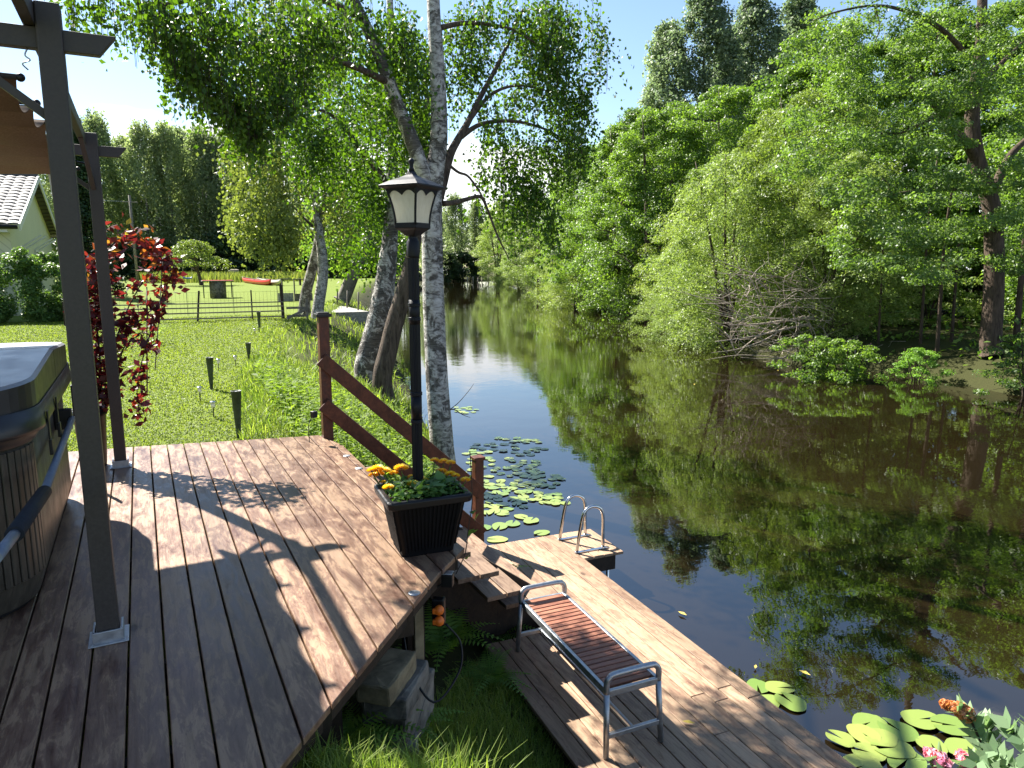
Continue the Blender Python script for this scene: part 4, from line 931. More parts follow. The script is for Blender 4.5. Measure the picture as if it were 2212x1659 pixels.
def roof_tile_mesh():
    mb = MB(); rows, cols = 16, 26; oh = .35
    for side in (0, 1):
        y0_, y1_ = (hy0-.5, ym) if side == 0 else (hy0+hd+.5, ym); z0_ = ev-.5*(rg-ev)/(hd/2)
        for r in range(rows):
            a, b = r/rows, (r+1)/rows
            ya, yb = y0_+(y1_-y0_)*a, y0_+(y1_-y0_)*b; za, zb = z0_+(rg-z0_)*a+.10, z0_+(rg-z0_)*b+.06
            vs, nxx = [], cols*6
            for i in range(nxx+1):
                x = xl_-oh+(xr_+oh-(xl_-oh))*i/nxx; wvz = .035*abs(math.sin(math.pi*i/6))
                vs += [(x, ya, za+wvz-.05), (x, ya, za+wvz), (x, yb, zb+wvz)]
            fs = []
            for i in range(nxx):
                q = i*3; fs += [(q, q+3, q+4, q+1), (q+1, q+4, q+5, q+2)]
            mb.add(vs, fs, False)
    mb.tube([(xl_-.35, ym, rg+.09), (xr_+.35, ym, rg+.09)], .11, 8)
    return mb
rfo = roof_tile_mesh().build('roof', M['tiles'], hs)
mb = MB(); s_ = (rg-ev)/(hd/2)
for y0_ in (hy0-.55, hy0+hd+.55):
    mb.bar((xr_+.36, y0_, ev-.55*s_+.0), (xr_+.36, ym, rg+.0), .05, .24, up=(0, 0, 1))
mb.build('barge_board', M['white'], rfo)
MB().tube([(xl_-.3, hy0-.58, ev-.55*s_), (xr_+.3, hy0-.58, ev-.55*s_)], .07, 8).build('gutter', M['black'], rfo)
MB().box(((xl_+xr_)/2, hy0-.25, ev-.27), (hl2, .5, .16)).build('soffit', M['white'], hs)
for y in (hy0+2.6, hy0+6.5):
    w_ = MB(); 
    for dy in (-.5, .5): w_.box((xr_+.03, y+dy, 1.35), (.06, .09, 1.5))
    for zq in (.6, 1.35, 2.1): w_.box((xr_+.03, y, zq), (.055, .92, .09))
    wf = w_.build('window', M['white'], hs); MB().box((xr_+.012, y, 1.35), (.02, .95, 1.45)).build('pane', M['black'], wf)
    MB().bar((xr_+.04, y-.7, 2.15), (xr_+.7, y-.7, 2.6), .06, .06).bar((xr_+.04, y+.7, 2.15), (xr_+.7, y+.7, 2.6), .06, .06).build('bracket', M['white'], wf)
for x in (hx0-1.6, hx0-4.2):
    wf = MB().box((x, hy0-.03, 1.3), (.9, .06, 1.2)).build('window', M['white'], hs); MB().box((x, hy0-.066, 1.3), (.72, .01, 1.0)).build('pane', M['black'], wf)
sh = thing('outbuilding', 'distant outbuilding with pale corrugated roof behind the cottage', 'shed', (-12, 52, -.2))
mb = MB(); mb.add([(-18, 49, -.3), (-7.5, 49, -.3), (-7.5, 56, -.3), (-18, 56, -.3), (-18, 49, 4.4), (-7.5, 49, 4.4), (-7.5, 56, 4.4), (-18, 56, 4.4), (-18, 52.5, 6.9), (-7.5, 52.5, 6.9)], [(0, 1, 5, 4), (2, 3, 7, 6), (1, 2, 6, 9, 5), (3, 0, 4, 8, 7)]); mb.build('wall', M['cream'], sh)
mb = MB(); vs = []
for i in range(121):
    x = -18.4+11.2*i/120; w_ = .06*(i % 2); vs += [(x, 48.5, 4.12+w_), (x, 52.5, 6.98+w_), (x, 56.5, 4.12+w_)]
mb.add(vs, [f for i in range(120) for f in ((i*3, i*3+3, i*3+4, i*3+1), (i*3+1, i*3+4, i*3+5, i*3+2))]); mb.build('roof', M['white'], sh)
def blobs_plant(name, lab, catg, loc, blobs, n_, size, mat, seed, stem=True, kind=None, up=.7, cname='foliage', barkm=None):
    g_ = np.random.default_rng(seed); root = thing(name, lab, catg, loc); Cc = np.array([b[:3] for b in blobs])+np.array(loc); Rc = np.array([b[3] for b in blobs])
    sub = 9; C2 = (Cc[:, None, :]+unit(g_.normal(size=(len(blobs), sub, 3)))*Rc[:, None, None]*g_.uniform(.35, .85, (len(blobs), sub, 1))).reshape(-1, 3); C2[:, 2] = np.maximum(C2[:, 2], loc[2]+.1)
    arr = clump_leaves(g_, C2, np.repeat(Rc, sub)*.42, max(3, n_//len(C2)), size, up, .75); V = arr[0]-np.array(loc); link(cname, np_mesh(cname, V, arr[1], arr[2], mat), root)
    if stem:
        mb = MB()
        for b in blobs: mb.tube(smooth_path([np.array(loc)+[b[0]*.25, b[1]*.25, -.1], np.array(loc)+[b[0]*.6, b[1]*.6, b[2]*.5], np.array(loc)+[b[0], b[1], b[2]]], 8), .03, 5)
        mb.build('stems', barkm or M['twig'], root)
    return root
bl = [(x+random.uniform(-.2, .2), random.uniform(-.5, .5), z, r) for x, z, r in ((-2.8, .25, .6), (-1.7, .25, .6), (-.8, .25, .6), (.2, .25, .6), (1.0, .25, .6), (-3.6, .3, .6), (-2.2, .6, .8), (-1.2, .55, .8), (-.3, .6, .8), (.6, .6, .75), (1.3, .45, .6), (-2.0, 1.3, .75), (-1.0, 1.35, .75), (-.1, 1.4, .7), (.7, 1.25, .65), (-1.6, 1.75, .55), (-.5, 1.8, .55), (.3, 1.75, .45), (-2.6, 1.6, .6), (-3.2, .8, .8), (-3.3, 1.5, .7))]
blobs_plant('garden_hedge', 'tall overgrown green hedge in front of the cream cottage', 'hedge', (-3.0, 26.3, -.2), bl, 46000, .085, M['l_hedge'], 31, stem=False)
make_tree('columnar_conifer', 'dark green columnar conifer standing beside the cottage gable', 'conifer', 9.4, 1.25, .1, 'cone', 170, 24000, .16, M['darkbark'], M['l_conifer'], 33, .16, hang=.8, flat=.8, cr=(.3, .5), shell=.5, limbs=6, loc=(-2.4, 44.5, -.2), cname='crown')

# ------------------------------------------------------------------ fence, table, canoes, playthings
fn = thing('rail_fence', 'low dark rail fence with wire netting across the lawn', 'fence', (1.4, 24.2, -.2))
def FP(u, h, y=24.0): d = ray(u, 690); p = CAM+d*(y/d[1]); return Vector((p[0], y, -.19+h))
fm_ = []
for h, t_ in ((.56, .035), (.43, .035), (.27, .04), (.10, .04)):
    MB().bar(FP(140, h), FP(614, h), .03, t_).build('fence_rail', M['greywood'], fn)
for u, hh, r, ln in ((140, .7, .03, 0), (218, .72, .028, .0), (318, .75, .028, .03), (425, .95, .028, .12), (546, .95, .02, .0), (613, 1.1, .045, -.03)):
    b_ = FP(u, -.25); t_ = FP(u, hh)+Vector((ln, 0, 0)); MB().bar(b_+Vector((0, .045, 0)), t_+Vector((0, .045, 0)), r*2, r*2).build('fence_post', M['fascia'], fn)
nw = MB(); yb = 27.0
for i in range(64):
    x = -2.2+.13*i; zt_ = .62+.04*math.sin(i*.4); nw.bar((x, yb, -.2), (x, yb, zt_), .005, .005)
for z in (.05, .3, .6): nw.bar((-2.2, yb, z), (6.1, yb, z), .006, .006)
for i in range(6): nw.bar((-1.6+1.5*i, yb, -.3), (-1.6+1.5*i, yb, .85), .016, .016)
nw.build('wire_netting', M['gcone'], fn)
gt = thing('wooden_gate', 'low wooden gate with a diagonal brace at the end of the rail fence', 'gate', tuple(FP(640, 0, 23.6)))
a_, b_ = FP(620, 0, 23.6), FP(662, 0, 23.6)
for z in (.38, .12): MB().bar(a_+Vector((0, 0, z)), b_+Vector((0, 0, z)), .03, .07).build('gate_rail', M['greywood'], gt)
MB().bar(a_+Vector((0, -.04, .05)), b_+Vector((0, -.04, .34)), .025, .08).build('brace', M['greywood'], gt); MB().box(b_+Vector((.03, 0, .2)), (.07, .07, .9)).build('gate_post', M['greywood'], gt)
fr_ = thing('feeding_frame', 'wooden frame with a grey panel beyond the fence corner', 'frame', tuple(G(615, 652, -.2)))
q = Vector(fr_.location)
for dx in (-.08, .48): MB().box(q+Vector((dx, 0, .5)), (.06, .06, 1.2)).build('upright', M['greywood'], fr_)
MB().box(q+Vector((.2, 0, 1.08)), (.66, .06, .06)).build('top_bar', M['greywood'], fr_); MB().box(q+Vector((.05, -.06, .22)), (.72, .03, .40)).build('panel', M['concrete'], fr_); MB().box(q+Vector((.95, .25, .2)), (.95, .03, .34), rz=.3).build('panel', M['greywood'], fr_)
tb = thing('barbecue_table', 'round concrete drum carrying a wide flat table top on the far lawn', 'table', tuple(G(472, 644, -.2)))
q = tuple(tb.location)
MB().lathe(q, [(.41, -.05), (.41, .86), (.36, .86)], 32).build('drum', M['stone'], tb)
MB().box(Vector(q)+Vector((0, 0, .90)), (1.55, .85, .05)).build('table_top', M['greywood'], tb, bevel=.01); MB().box(Vector(q)+Vector((0, 0, .935)), (1.48, .78, .012)).build('fire_plate', M['redpaint'], tb)
for dx in (-.7, .68): MB().box(Vector(q)+Vector((dx, 0, .42)), (.05, .05, .92)).build('leg', M['black'], tb)
MB().tube(smooth_path([Vector(q)+Vector((.08, -.42, .6)), Vector(q)+Vector((.05, -.43, .35)), Vector(q)+Vector((.09, -.43, .05))], 8), .015, 5).build('hose', M['gcone'], tb)
def canoe(name, lab, a, b, width, depth, mat):
    a, b = Vector(a), Vector(b); root = thing(name, lab, 'canoe', tuple((a+b)/2), 'canoes lying on the far lawn'); d = (b-a); Ln = d.length; d.normalize(); s = Vector((-d.y, d.x, 0)); mb = MB(); vs = []; nL, nS = 26, 13
    for i in range(nL+1):
        t = i/nL*2-1; w_ = width/2*(1-abs(t)**2.4); shz = depth+.16*abs(t)**4
        for k in range(nS):
            th_ = math.pi*k/(nS-1); vs.append((a+b)/2+d*(t*Ln/2)+s*(w_*math.cos(th_)*1.0)+Vector((0, 0, shz*(1-math.sin(th_)**.55*(1-.75*abs(t)**6)))))
    mb.add(vs, [(i*nS+k, i*nS+k+1, (i+1)*nS+k+1, (i+1)*nS+k) for i in range(nL) for k in range(nS-1)], True); mb.build('hull', mat, root, solid=.015)
    gw = MB()
    for k in (0, nS-1): gw.tube([vs[i*nS+k] for i in range(nL+1)], .02, 6)
    gw.build('gunwale', M['greywood'], root)
    for t in (-.35, .35): MB().box((a+b)/2+d*(t*Ln/2)+Vector((0, 0, depth*.85)), (.2, width*.82, .03), rz=math.atan2(d.y, d.x)).build('seat', M['greywood'], root)
    return root
ca, cb_ = G(524, 610, -.2), G(586, 618, -.2)
canoe('red_canoe', 'red canoe lying upright on the far lawn', (ca[0], ca[1], -.2), (cb_[0], cb_[1], -.2), .95, .42, M['redpaint'])
ca, cb_ = G(558, 611, -.2), G(611, 618.5, -.2)
canoe('pale_canoe', 'cream canoe lying just behind the red canoe', (ca[0], ca[1]+.6, -.2), (cb_[0], cb_[1]+.8, -.2), .9, .40, M['palepaint'])
tr = thing('boat_rack', 'low dark rack on the grass to the right of the canoes', 'rack', tuple(G(625, 617, -.2)))
q = Vector(tr.location); 
for dx in (-.7, .9): MB().box(q+Vector((dx, 0, .25)), (.08, .6, .5)).build('leg', M['fascia'], tr)
MB().box(q+Vector((.1, 0, .53)), (2.1, .6, .07)).build('top', M['fascia'], tr)
stp = G(507, 594, -.2); sm = MB(); sloc = W(507, 592, 78); sloc[2] = -.2
su = thing('tree_stump', 'pale ragged tree stump among the weeds behind the red canoe', 'stump', tuple(sloc))
sm.lathe(tuple(sloc), [(.50, -.1), (.42, .3), (.40, .8), (.46, 1.2), (.30, 1.25), (.05, 1.1)], 11, False); sm.build('wood', M['deadwood'], su)
ap = make_tree('apple_tree', 'small spreading apple tree on the far lawn with swings hanging beneath', 'tree', 3.7, 2.6, 1.5, 'bush', 46, 6000, .15, M['darkbark'], M['l_apple'], 41, .16, lean=(-.6, 0), loc=tuple(G(436, 617, -.2)[:2])+(-.2,), flat=.45, cr=(.2, .34))
q = Vector(ap.location)
for u, v, mt, lab, dep in ((406, 601, 'blue', 'blue swing seat hanging under the apple tree', 62.), (372, 612, 'redpaint', 'red swing seat hanging left of the apple tree', 62.)):
    p = Vector(W(u, v, dep)); s_ = thing('swing', lab, 'swing', tuple(p), 'swings under the apple tree')
    MB().tube(smooth_path([p+Vector((-.36, 0, .09)), p+Vector((-.2, 0, .0)), p+Vector((.2, 0, .0)), p+Vector((.36, 0, .09))], 10), .06, 8).build('seat', M[mt], s_)
    for dx in (-.36, .36): MB().tube([p+Vector((dx, 0, .09)), p+Vector((dx, 0, 1.75))], .014, 5).build('rope', M['white'], s_)
    MB().tube([p+Vector((-.9, .03, 1.72)), p+Vector((1.4, .03, 1.95))], .05, 6).build('hanging_bough', M['darkbark'], s_)
up = thing('utility_pole', 'grey wooden utility pole with a small crossarm before the far trees', 'utility pole', (W(297, 600, 76)[0], W(297, 600, 76)[1], -.2))
q = Vector(up.location); MB().tube([q+Vector((0, 0, -.3)), q+Vector((-.12, 0, 8.9))], [.15, .11], 10).build('shaft', M['greywood'], up); MB().box(q+Vector((-.1, 0, 8.2)), (1.5, .1, .1)).build('crossarm', M['greywood'], up)
wr = MB()
for dx in (-.6, .5): wr.tube(smooth_path([q+Vector((dx, 0, 8.25)), q+Vector((-9, -14, 7.3)), q+Vector((-24, -30, 7.9))], 20), .012, 4)
wr.build('wire', M['steel'], up)
# quay
qa, qb = np.array([11.6, 40.5]), np.array([17.0, 62.0])
qy = thing('river_quay', 'low grey concrete quay wall with a pale walkway behind the birches', 'quay', (12, 45, -1.5))
p0, p1 = G(802, 676, -.36), G(696, 650, -.30); d = Vector((p1[0]-p0[0], p1[1]-p0[1], 0)); nn = Vector((d.y, -d.x, 0)).normalized()
if nn.y < 0: nn = -nn
a_ = Vector((p0[0], p0[1], 0)); b_ = Vector((p1[0], p1[1], 0))
MB().prism([tuple(v[:2]) for v in (a_, b_, b_+nn*2.2, a_+nn*2.2)], -2.2, -.34).build('wall', M['concrete'], qy)
MB().prism([tuple(v[:2]) for v in (a_+nn*.1, b_+nn*.1, b_+nn*2.1, a_+nn*2.1)], -.337, -.30).build('walkway', M['concrete'], qy)
for t in (.1, .3, .5):
    pp_ = a_+d*t+nn*.3; MB().tube([(pp_.x, pp_.y, -.4), (pp_.x+.05, pp_.y, .45)], .03, 6).build('mooring_stake', M['greywood'], qy)
for i, u in enumerate((1010, 1022, 1032, 1041, 1055, 1068)):
    p = W(u, 600, 126+i*.8); 
    tag(MB().tube([(p[0], p[1], -1.9), (p[0], p[1], -.55+.1*math.sin(i*2))], .09, 6).build('mooring_pole', M['deadwood']), 'thin pale pole of the row standing in water at the far river end', 'pole', 'row of poles at the far river end')
# ------------------------------------------------------------------ birches on the near bank
RT, UPV = RX, -DN
def blob_strands(g_, blobs, step, size, lens, drift=.25):
    S, Lh = [], []
    for (u, v, dep, ru, rv, rd, n_) in blobs:
        o = g_.normal(size=(n_, 3))*.5; o = o/np.maximum(1, np.linalg.norm(o, axis=1, keepdims=True)/1.05)
        k = 6; sub = g_.normal(size=(k, 3))*.55; o = o*.55+sub[g_.integers(0, k, n_)]*.75
        c = W(u, v, dep); S.append(c+RT*(o[:, :1]*ru*dep/F_PX)+UPV*(o[:, 1:2]*rv*dep/F_PX)+FW*(o[:, 2:3]*rd)); Lh.append(g_.uniform(lens[0], lens[1], n_))
    return strand_leaves(g_, np.concatenate(S), np.concatenate(Lh), step, size, drift), np.concatenate(S), np.concatenate(Lh)
def limb(mb, pts, r0, r1, n_=24, sides=12):
    P_ = smooth_path(pts, n_); mb.tube(P_, list(np.linspace(r0, r1, len(P_))), sides); return mb
g = np.random.default_rng(77)
DB = 10.1
bb = W(958, 990, DB); bb[2] = float(ground_z(bb[0], bb[1]))-.05
b1_ = thing('forked_birch', 'large birch with forked white trunk directly behind the garden lamp', 'tree', tuple(bb))
T = [tuple(bb), W(953, 940, DB), W(945, 840, DB), W(940, 740, DB), W(936, 640, DB), W(934, 540, DB), W(933, 450, DB), W(938, 380, DB), W(948, 300, DB), W(947, 210, DB), W(943, 120, DB), W(937, 30, DB), W(934, -80, DB), W(930, -260, DB)]
mb = MB(); pth = smooth_path(T, 60); mb.tube(pth, list(np.interp(np.linspace(0, 1, len(pth)), [0, .06, .2, .45, .6, 1], [.21, .168, .155, .148, .125, .075])), 20); mb.build('trunk', M['birch'], b1_)
mb = MB(); limb(mb, [W(930, 425, DB), W(912, 365, DB-.1), W(888, 300, DB-.2), W(862, 235, DB-.3), W(842, 180, DB-.4), W(815, 110, DB-.5), W(783, 40, DB-.6), W(755, -20, DB-.7), W(700, -150, DB-1)], .115, .06, 40, 16); mb.build('fork_stem', M['birchdark'], b1_)
mb = MB(); limb(mb, [W(944, 440, DB), W(958, 390, DB+.1), W(972, 335, DB+.2), W(990, 300, DB+.3), W(1012, 262, DB+.4), W(1035, 215, DB+.5), W(1070, 150, DB+.7), W(1100, 90, DB+.9), W(1130, 20, DB+1)], .075, .02); mb.build('branch', M['darkbark'], b1_)
mb = MB(); limb(mb, [W(957, 440, DB), W(985, 437, DB+.1), W(1010, 430, DB+.2), W(1038, 425, DB+.3), W(1052, 450, DB+.4), W(1075, 510, DB+.5), W(1100, 560, DB+.6)], .042, .008)
limb(mb, [W(968, 355, DB+.2), W(990, 372, DB+.25), W(1010, 380, DB+.3), W(1030, 405, DB+.3), W(1042, 425, DB+.3)], .022, .012)
limb(mb, [W(950, 60, DB), W(1000, 50, DB+.2), W(1050, 52, DB+.4), W(1110, 65, DB+.6), W(1160, 95, DB+.7)], .04, .012)
limb(mb, [W(990, 300, DB+.3), W(1040, 268, DB+.5), W(1110, 262, DB+.8), W(1180, 280, DB+1), W(1230, 310, DB+1.1)], .04, .01)
limb(mb, [W(1012, 262, DB+.4), W(1060, 205, DB+.5), W(1120, 185, DB+.7), W(1200, 200, DB+.9)], .035, .008)
limb(mb, [W(842, 180, DB-.4), W(780, 150, DB-.8), W(700, 120, DB-1.6), W(620, 105, DB-2.7), W(540, 95, DB-3.8), W(450, 85, DB-4.6)], .05, .012)
limb(mb, [W(783, 40, DB-.6), W(700, 0, DB-1.6), W(600, -20, DB-3), W(480, -10, DB-4), W(380, 5, DB-4.6), W(300, 25, DB-4.8)], .05, .01)
limb(mb, [W(700, 120, DB-1.6), W(640, 170, DB-2.6), W(590, 215, DB-3.6)], .02, .006)
limb(mb, [W(1140, 520, DB+.7), W(1090, 600, DB+.5)], .004, .002)
mb.build('bough', M['darkbark'], b1_)
mb = MB(); limb(mb, [W(968, 885, DB-.05), W(982, 885, DB), W(1000, 896, DB), W(1016, 902, DB)], .010, .003); limb(mb, [W(968, 888, DB-.05), W(990, 870, DB), W(1012, 845, DB), W(1024, 828, DB)], .007, .002); mb.build('twig', M['darkbark'], b1_)
BLn = [(540, 265, 8, 40, 40, .3, 70), (505, 235, 7.9, 40, 40, .3, 60), (470, 215, 7.6, 40, 30, .3, 40), (590, 205, 8.2, 45, 45, .4, 70), (290, 20, 7., 60, 28, .5, 50), (350, 70, 7., 60, 45, .5, 90), (430, 50, 7.2, 90, 65, .6, 180), (400, 135, 7.3, 55, 40, .5, 80), (465, 145, 7.4, 60, 45, .5, 110), (540, 50, 8, 110, 65, .7, 190), (505, 215, 7.8, 50, 35, .4, 70), (560, 150, 8, 70, 60, .6, 120), (640, 50, 8.6, 100, 65, .7, 150), (700, 20, 9, 100, 60, .7, 150), (570, 240, 8.2, 35, 30, .3, 35), (650, 130, 8.8, 50, 50, .6, 50), (150, 2, 6.6, 22, 14, .3, 16), (200, 0, 6.7, 25, 10, .3, 12)]
BLf = [(820, 50, 9.6, 90, 70, .7, 170), (850, 170, 9.9, 65, 80, .6, 120), (890, 100, 10.4, 60, 80, .5, 120), (860, 290, 10.5, 50, 50, .5, 70), (900, 230, 10.6, 40, 70, .4, 80), (800, 260, 10.4, 40, 50, .5, 40), (740, 90, 9.2, 60, 80, .6, 70), (1010, 30, 10.6, 65, 50, .6, 90), (990, 160, 10.6, 35, 50, .5, 40), (1040, 100, 10.7, 45, 50, .5, 40), (1110, 30, 11, 90, 50, .8, 110), (1230, 20, 11.3, 95, 60, .8, 160), (1195, 120, 11.2, 90, 60, .8, 160), (1245, 200, 11.3, 65, 55, .7, 130), (1120, 180, 11, 70, 45, .7, 70), (1140, 290, 11, 95, 38, .7, 120), (1225, 300, 11.2, 60, 45, .6, 110), (1100, 370, 10.9, 50, 38, .5, 75), (1165, 400, 11, 60, 35, .5, 70), (1060, 235, 10.8, 35, 40, .5, 30), (1105, 440, 10.8, 35, 35, .4, 40), (1285, 70, 11.4, 35, 70, .5, 40), (1180, 470, 11.1, 45, 30, .4, 40)]
BLn = [(b[0], b[1], b[2]*.76, b[3], b[4], b[5], int(b[6]*1.2)) for b in BLn]; arrA, SA, LA = blob_strands(g, BLn, .036, .047, (.1, .42), .3); arrB, SB_, LB = blob_strands(g, BLf, .048, .066, (.2, .95), .3)
arr = cat([arrA, arrB]); SS = np.concatenate([SA, SB_]); LL = np.concatenate([LA, LB])
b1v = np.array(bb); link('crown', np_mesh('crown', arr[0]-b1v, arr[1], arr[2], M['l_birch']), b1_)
# hanging twigs of the near birch
tv, tq = [], []
for s_, l_ in zip(SS[::2], LL[::2]):
    n0 = len(tv); w_ = .0022
    for a in range(3):
        ca_, sa_ = math.cos(2.094*a)*w_, math.sin(2.094*a)*w_; tv += [(s_[0]+ca_, s_[1]+sa_, s_[2]+.05), (s_[0]+ca_, s_[1]+sa_, s_[2]-l_*.9)]
    for a in range(3): tq.append((n0+2*a, n0+2*((a+1) % 3), n0+2*((a+1) % 3)+1, n0+2*a+1))
link('hanging_twigs', np_mesh('hanging_twigs', np.array(tv)-b1v, tq, np.full(len(tv), .5), M['twig']), b1_)
# leaning birch and alder between lamp and lawn
d2 = 14.0; bb = W(796, 812, d2); bb[2] = float(ground_z(bb[0], bb[1]))-.1
b2_ = thing('leaning_birch', 'thick grey-white birch leaning right, left of the lamp post', 'tree', tuple(bb))
T = [tuple(bb), W(793, 795, d2), W(806, 740, d2), W(820, 680, d2), W(832, 610, d2+.1), W(841, 530, d2+.2), W(846, 450, d2+.3), W(848, 360, d2+.4), W(850, 250, d2+.5), W(846, 120, d2+.5), W(840, -60, d2+.5)]
mb = MB(); pth = smooth_path(T, 50); mb.tube(pth, list(np.interp(np.linspace(0, 1, len(pth)), [0, .08, .35, .6, 1], [.33, .255, .215, .13, .06])), 18); mb.build('trunk', M['birchdark'], b2_)
mb = MB(); limb(mb, [W(842, 400, d2+.2), W(800, 350, d2), W(770, 310, d2-.2), W(740, 270, d2-.4), W(700, 240, d2-.6), W(640, 235, d2-.8)], .07, .015); limb(mb, [W(848, 300, d2+.4), W(800, 230, d2+.3), W(760, 160, d2+.3)], .05, .012); limb(mb, [W(740, 270, d2-.4), W(690, 285, d2-.4), W(650, 295, d2-.3)], .02, .006); mb.build('bough', M['darkbark'], b2_)
BL = [(800, 430, 14.2, 60, 75, .9, 120), (770, 330, 14, 90, 70, 1, 170), (700, 260, 13.4, 90, 60, .8, 150), (740, 190, 14, 90, 80, 1, 170), (850, 200, 14.6, 80, 90, 1, 130), (800, 90, 14.5, 100, 80, 1, 150), (660, 300, 13.4, 60, 40, .6, 80), (790, 520, 14.6, 45, 50, .7, 70), (640, 220, 13.3, 60, 40, .6, 70), (860, 330, 14.8, 40, 60, .7, 60)]
arr, _, _ = blob_strands(g, BL, .06, .075, (.3, .9)); link('crown', np_mesh('crown', arr[0]-bb, arr[1], arr[2], M['l_birch']), b2_)
d3 = 13.4; bb = W(829, 824, d3); bb[2] = float(ground_z(bb[0], bb[1]))-.1
b3_ = thing('leaning_alder', 'dark furrowed trunk leaning right immediately behind the lamp post', 'tree', tuple(bb))
T = [tuple(bb), W(826, 815, d3), W(838, 760, d3), W(852, 700, d3), W(870, 640, d3), W(884, 590, d3), W(896, 520, d3+.1), W(908, 430, d3+.3), W(915, 330, d3+.5), W(925, 200, d3+.6)]
mb = MB(); pth = smooth_path(T, 40); mb.tube(pth, list(np.interp(np.linspace(0, 1, len(pth)), [0, .08, .5, 1], [.24, .185, .155, .06])), 16); mb.build('trunk', M['darkbark'], b3_)
BL = [(890, 300, 13.9, 60, 80, .8, 70), (930, 230, 14, 70, 80, .8, 70), (870, 400, 13.8, 40, 60, .5, 40)]
arr, _, _ = blob_strands(g, BL, .06, .075, (.3, .7)); link('crown', np_mesh('crown', arr[0]-bb, arr[1], arr[2], M['l_alder']), b3_)
# pair of birches by the fence end
d4 = 24.; bb = W(684, 695, d4); bb[2] = float(ground_z(bb[0], bb[1]))-.1
b4_ = thing('pale_birch', 'slender birch with black-scarred white trunk and yellow-green crown by the gate', 'tree', tuple(bb))
T = [tuple(bb), W(688, 660, d4), W(697, 600, d4), W(696, 550, d4), W(689, 500, d4), W(681, 420, d4), W(673, 350, d4), W(666, 280, d4), W(660, 200, d4), W(650, 100, d4), W(640, -30, d4)]
mb = MB(); pth = smooth_path(T, 50); mb.tube(pth, list(np.interp(np.linspace(0, 1, len(pth)), [0, .1, .3, .5, 1], [.23, .19, .17, .12, .05])), 14); mb.build('trunk', M['birch'], b4_)
mb = MB()
for e in ((560, 330), (600, 240), (740, 300), (560, 430), (720, 420), (560, 200)): limb(mb, [W(676, e[1]+60, d4), W((676+e[0])/2, e[1]+5, d4+.3), W(*e, d4+random.uniform(-1, 1))], .05, .01, 10, 6)
mb.build('bough', M['darkbark'], b4_)
BL = [(560, 300, 23.5, 80, 90, 1.6, 170), (620, 220, 24, 110, 110, 2, 260), (540, 400, 23.5, 60, 80, 1.4, 150), (610, 400, 23, 60, 90, 1.4, 170), (570, 470, 23.2, 60, 50, 1.2, 120), (610, 520, 23.4, 60, 35, 1, 90), (530, 470, 23.6, 40, 50, 1, 70), (640, 110, 24, 120, 90, 2, 230), (570, 120, 24, 90, 90, 1.6, 170), (720, 300, 24, 60, 110, 1.5, 150), (730, 430, 24.5, 50, 80, 1.2, 110), (760, 480, 24.6, 40, 60, 1, 70), (640, 310, 22.8, 70, 80, 1.2, 150), (505, 330, 23.6, 40, 50, 1, 50), (630, 470, 22.9, 40, 50, 1, 70), (660, 20, 24, 120, 70, 2, 170)]
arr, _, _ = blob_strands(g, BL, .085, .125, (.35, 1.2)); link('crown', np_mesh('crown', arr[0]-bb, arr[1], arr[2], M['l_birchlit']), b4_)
d5 = 24.8; bb = W(656, 664, d5); bb[2] = float(ground_z(bb[0], bb[1]))-.1
b5_ = thing('second_birch', 'birch with dark scarred base leaning right behind the slender pale birch', 'tree', tuple(bb))
T = [tuple(bb), W(660, 640, d5), W(672, 590, d5), W(684, 540, d5), W(694, 480, d5), W(700, 400, d5+.3), W(705, 300, d5+.5), W(712, 180, d5+.5)]
mb = MB(); pth = smooth_path(T, 40); mb.tube(pth, list(np.interp(np.linspace(0, 1, len(pth)), [0, .1, .5, 1], [.25, .19, .15, .05])), 14); mb.build('trunk', M['birchdark'], b5_)
BL = [(740, 330, 25.5, 70, 90, 1.5, 110), (770, 420, 25.5, 50, 70, 1.2, 80), (720, 200, 25.5, 80, 90, 1.5, 120), (700, 490, 25.6, 40, 40, 1, 40)]
arr, _, _ = blob_strands(g, BL, .09, .125, (.35, 1.1)); link('crown', np_mesh('crown', arr[0]-bb, arr[1], arr[2], M['l_alder']), b5_)
d6 = 36; bb = W(738, 655, d6); bb[2] = float(ground_z(bb[0], bb[1]))-.1
b6_ = thing('leaning_willow', 'grey trunk leaning right with low dark green foliage beyond the birches', 'tree', tuple(bb))
T = [tuple(bb), W(742, 645, d6), W(758, 605, d6), W(774, 565, d6), W(790, 520, d6), W(800, 450, d6), W(806, 380, d6)]
mb = MB(); pth = smooth_path(T, 30); mb.tube(pth, list(np.interp(np.linspace(0, 1, len(pth)), [0, .12, .6, 1], [.5, .36, .28, .12])), 12); mb.build('trunk', M['greywood'], b6_)
BL = [(770, 470, 36, 60, 60, 2, 170), (730, 540, 36, 45, 35, 1.4, 110), (740, 440, 36, 60, 60, 2, 150), (800, 540, 37, 40, 40, 1.4, 90), (820, 430, 37, 60, 70, 2, 150), (780, 350, 37, 70, 60, 2, 150), (690, 400, 37, 50, 60, 2, 100), (845, 520, 38, 40, 50, 2, 80)]
arr, _, _ = blob_strands(g, BL, .12, .19, (.4, 1.6)); link('crown', np_mesh('crown', arr[0]-bb, arr[1], arr[2], M['l_alder']), b6_)

# ------------------------------------------------------------------ trees of the right bank
def foot(u, v, z=WZ+.3): p = G(u, v, z); return (p[0], p[1], float(ground_z(p[0], p[1])))
def wfoot(u, dep):
    p = W(u, 600, dep); return (p[0], p[1], float(ground_z(p[0], p[1])))
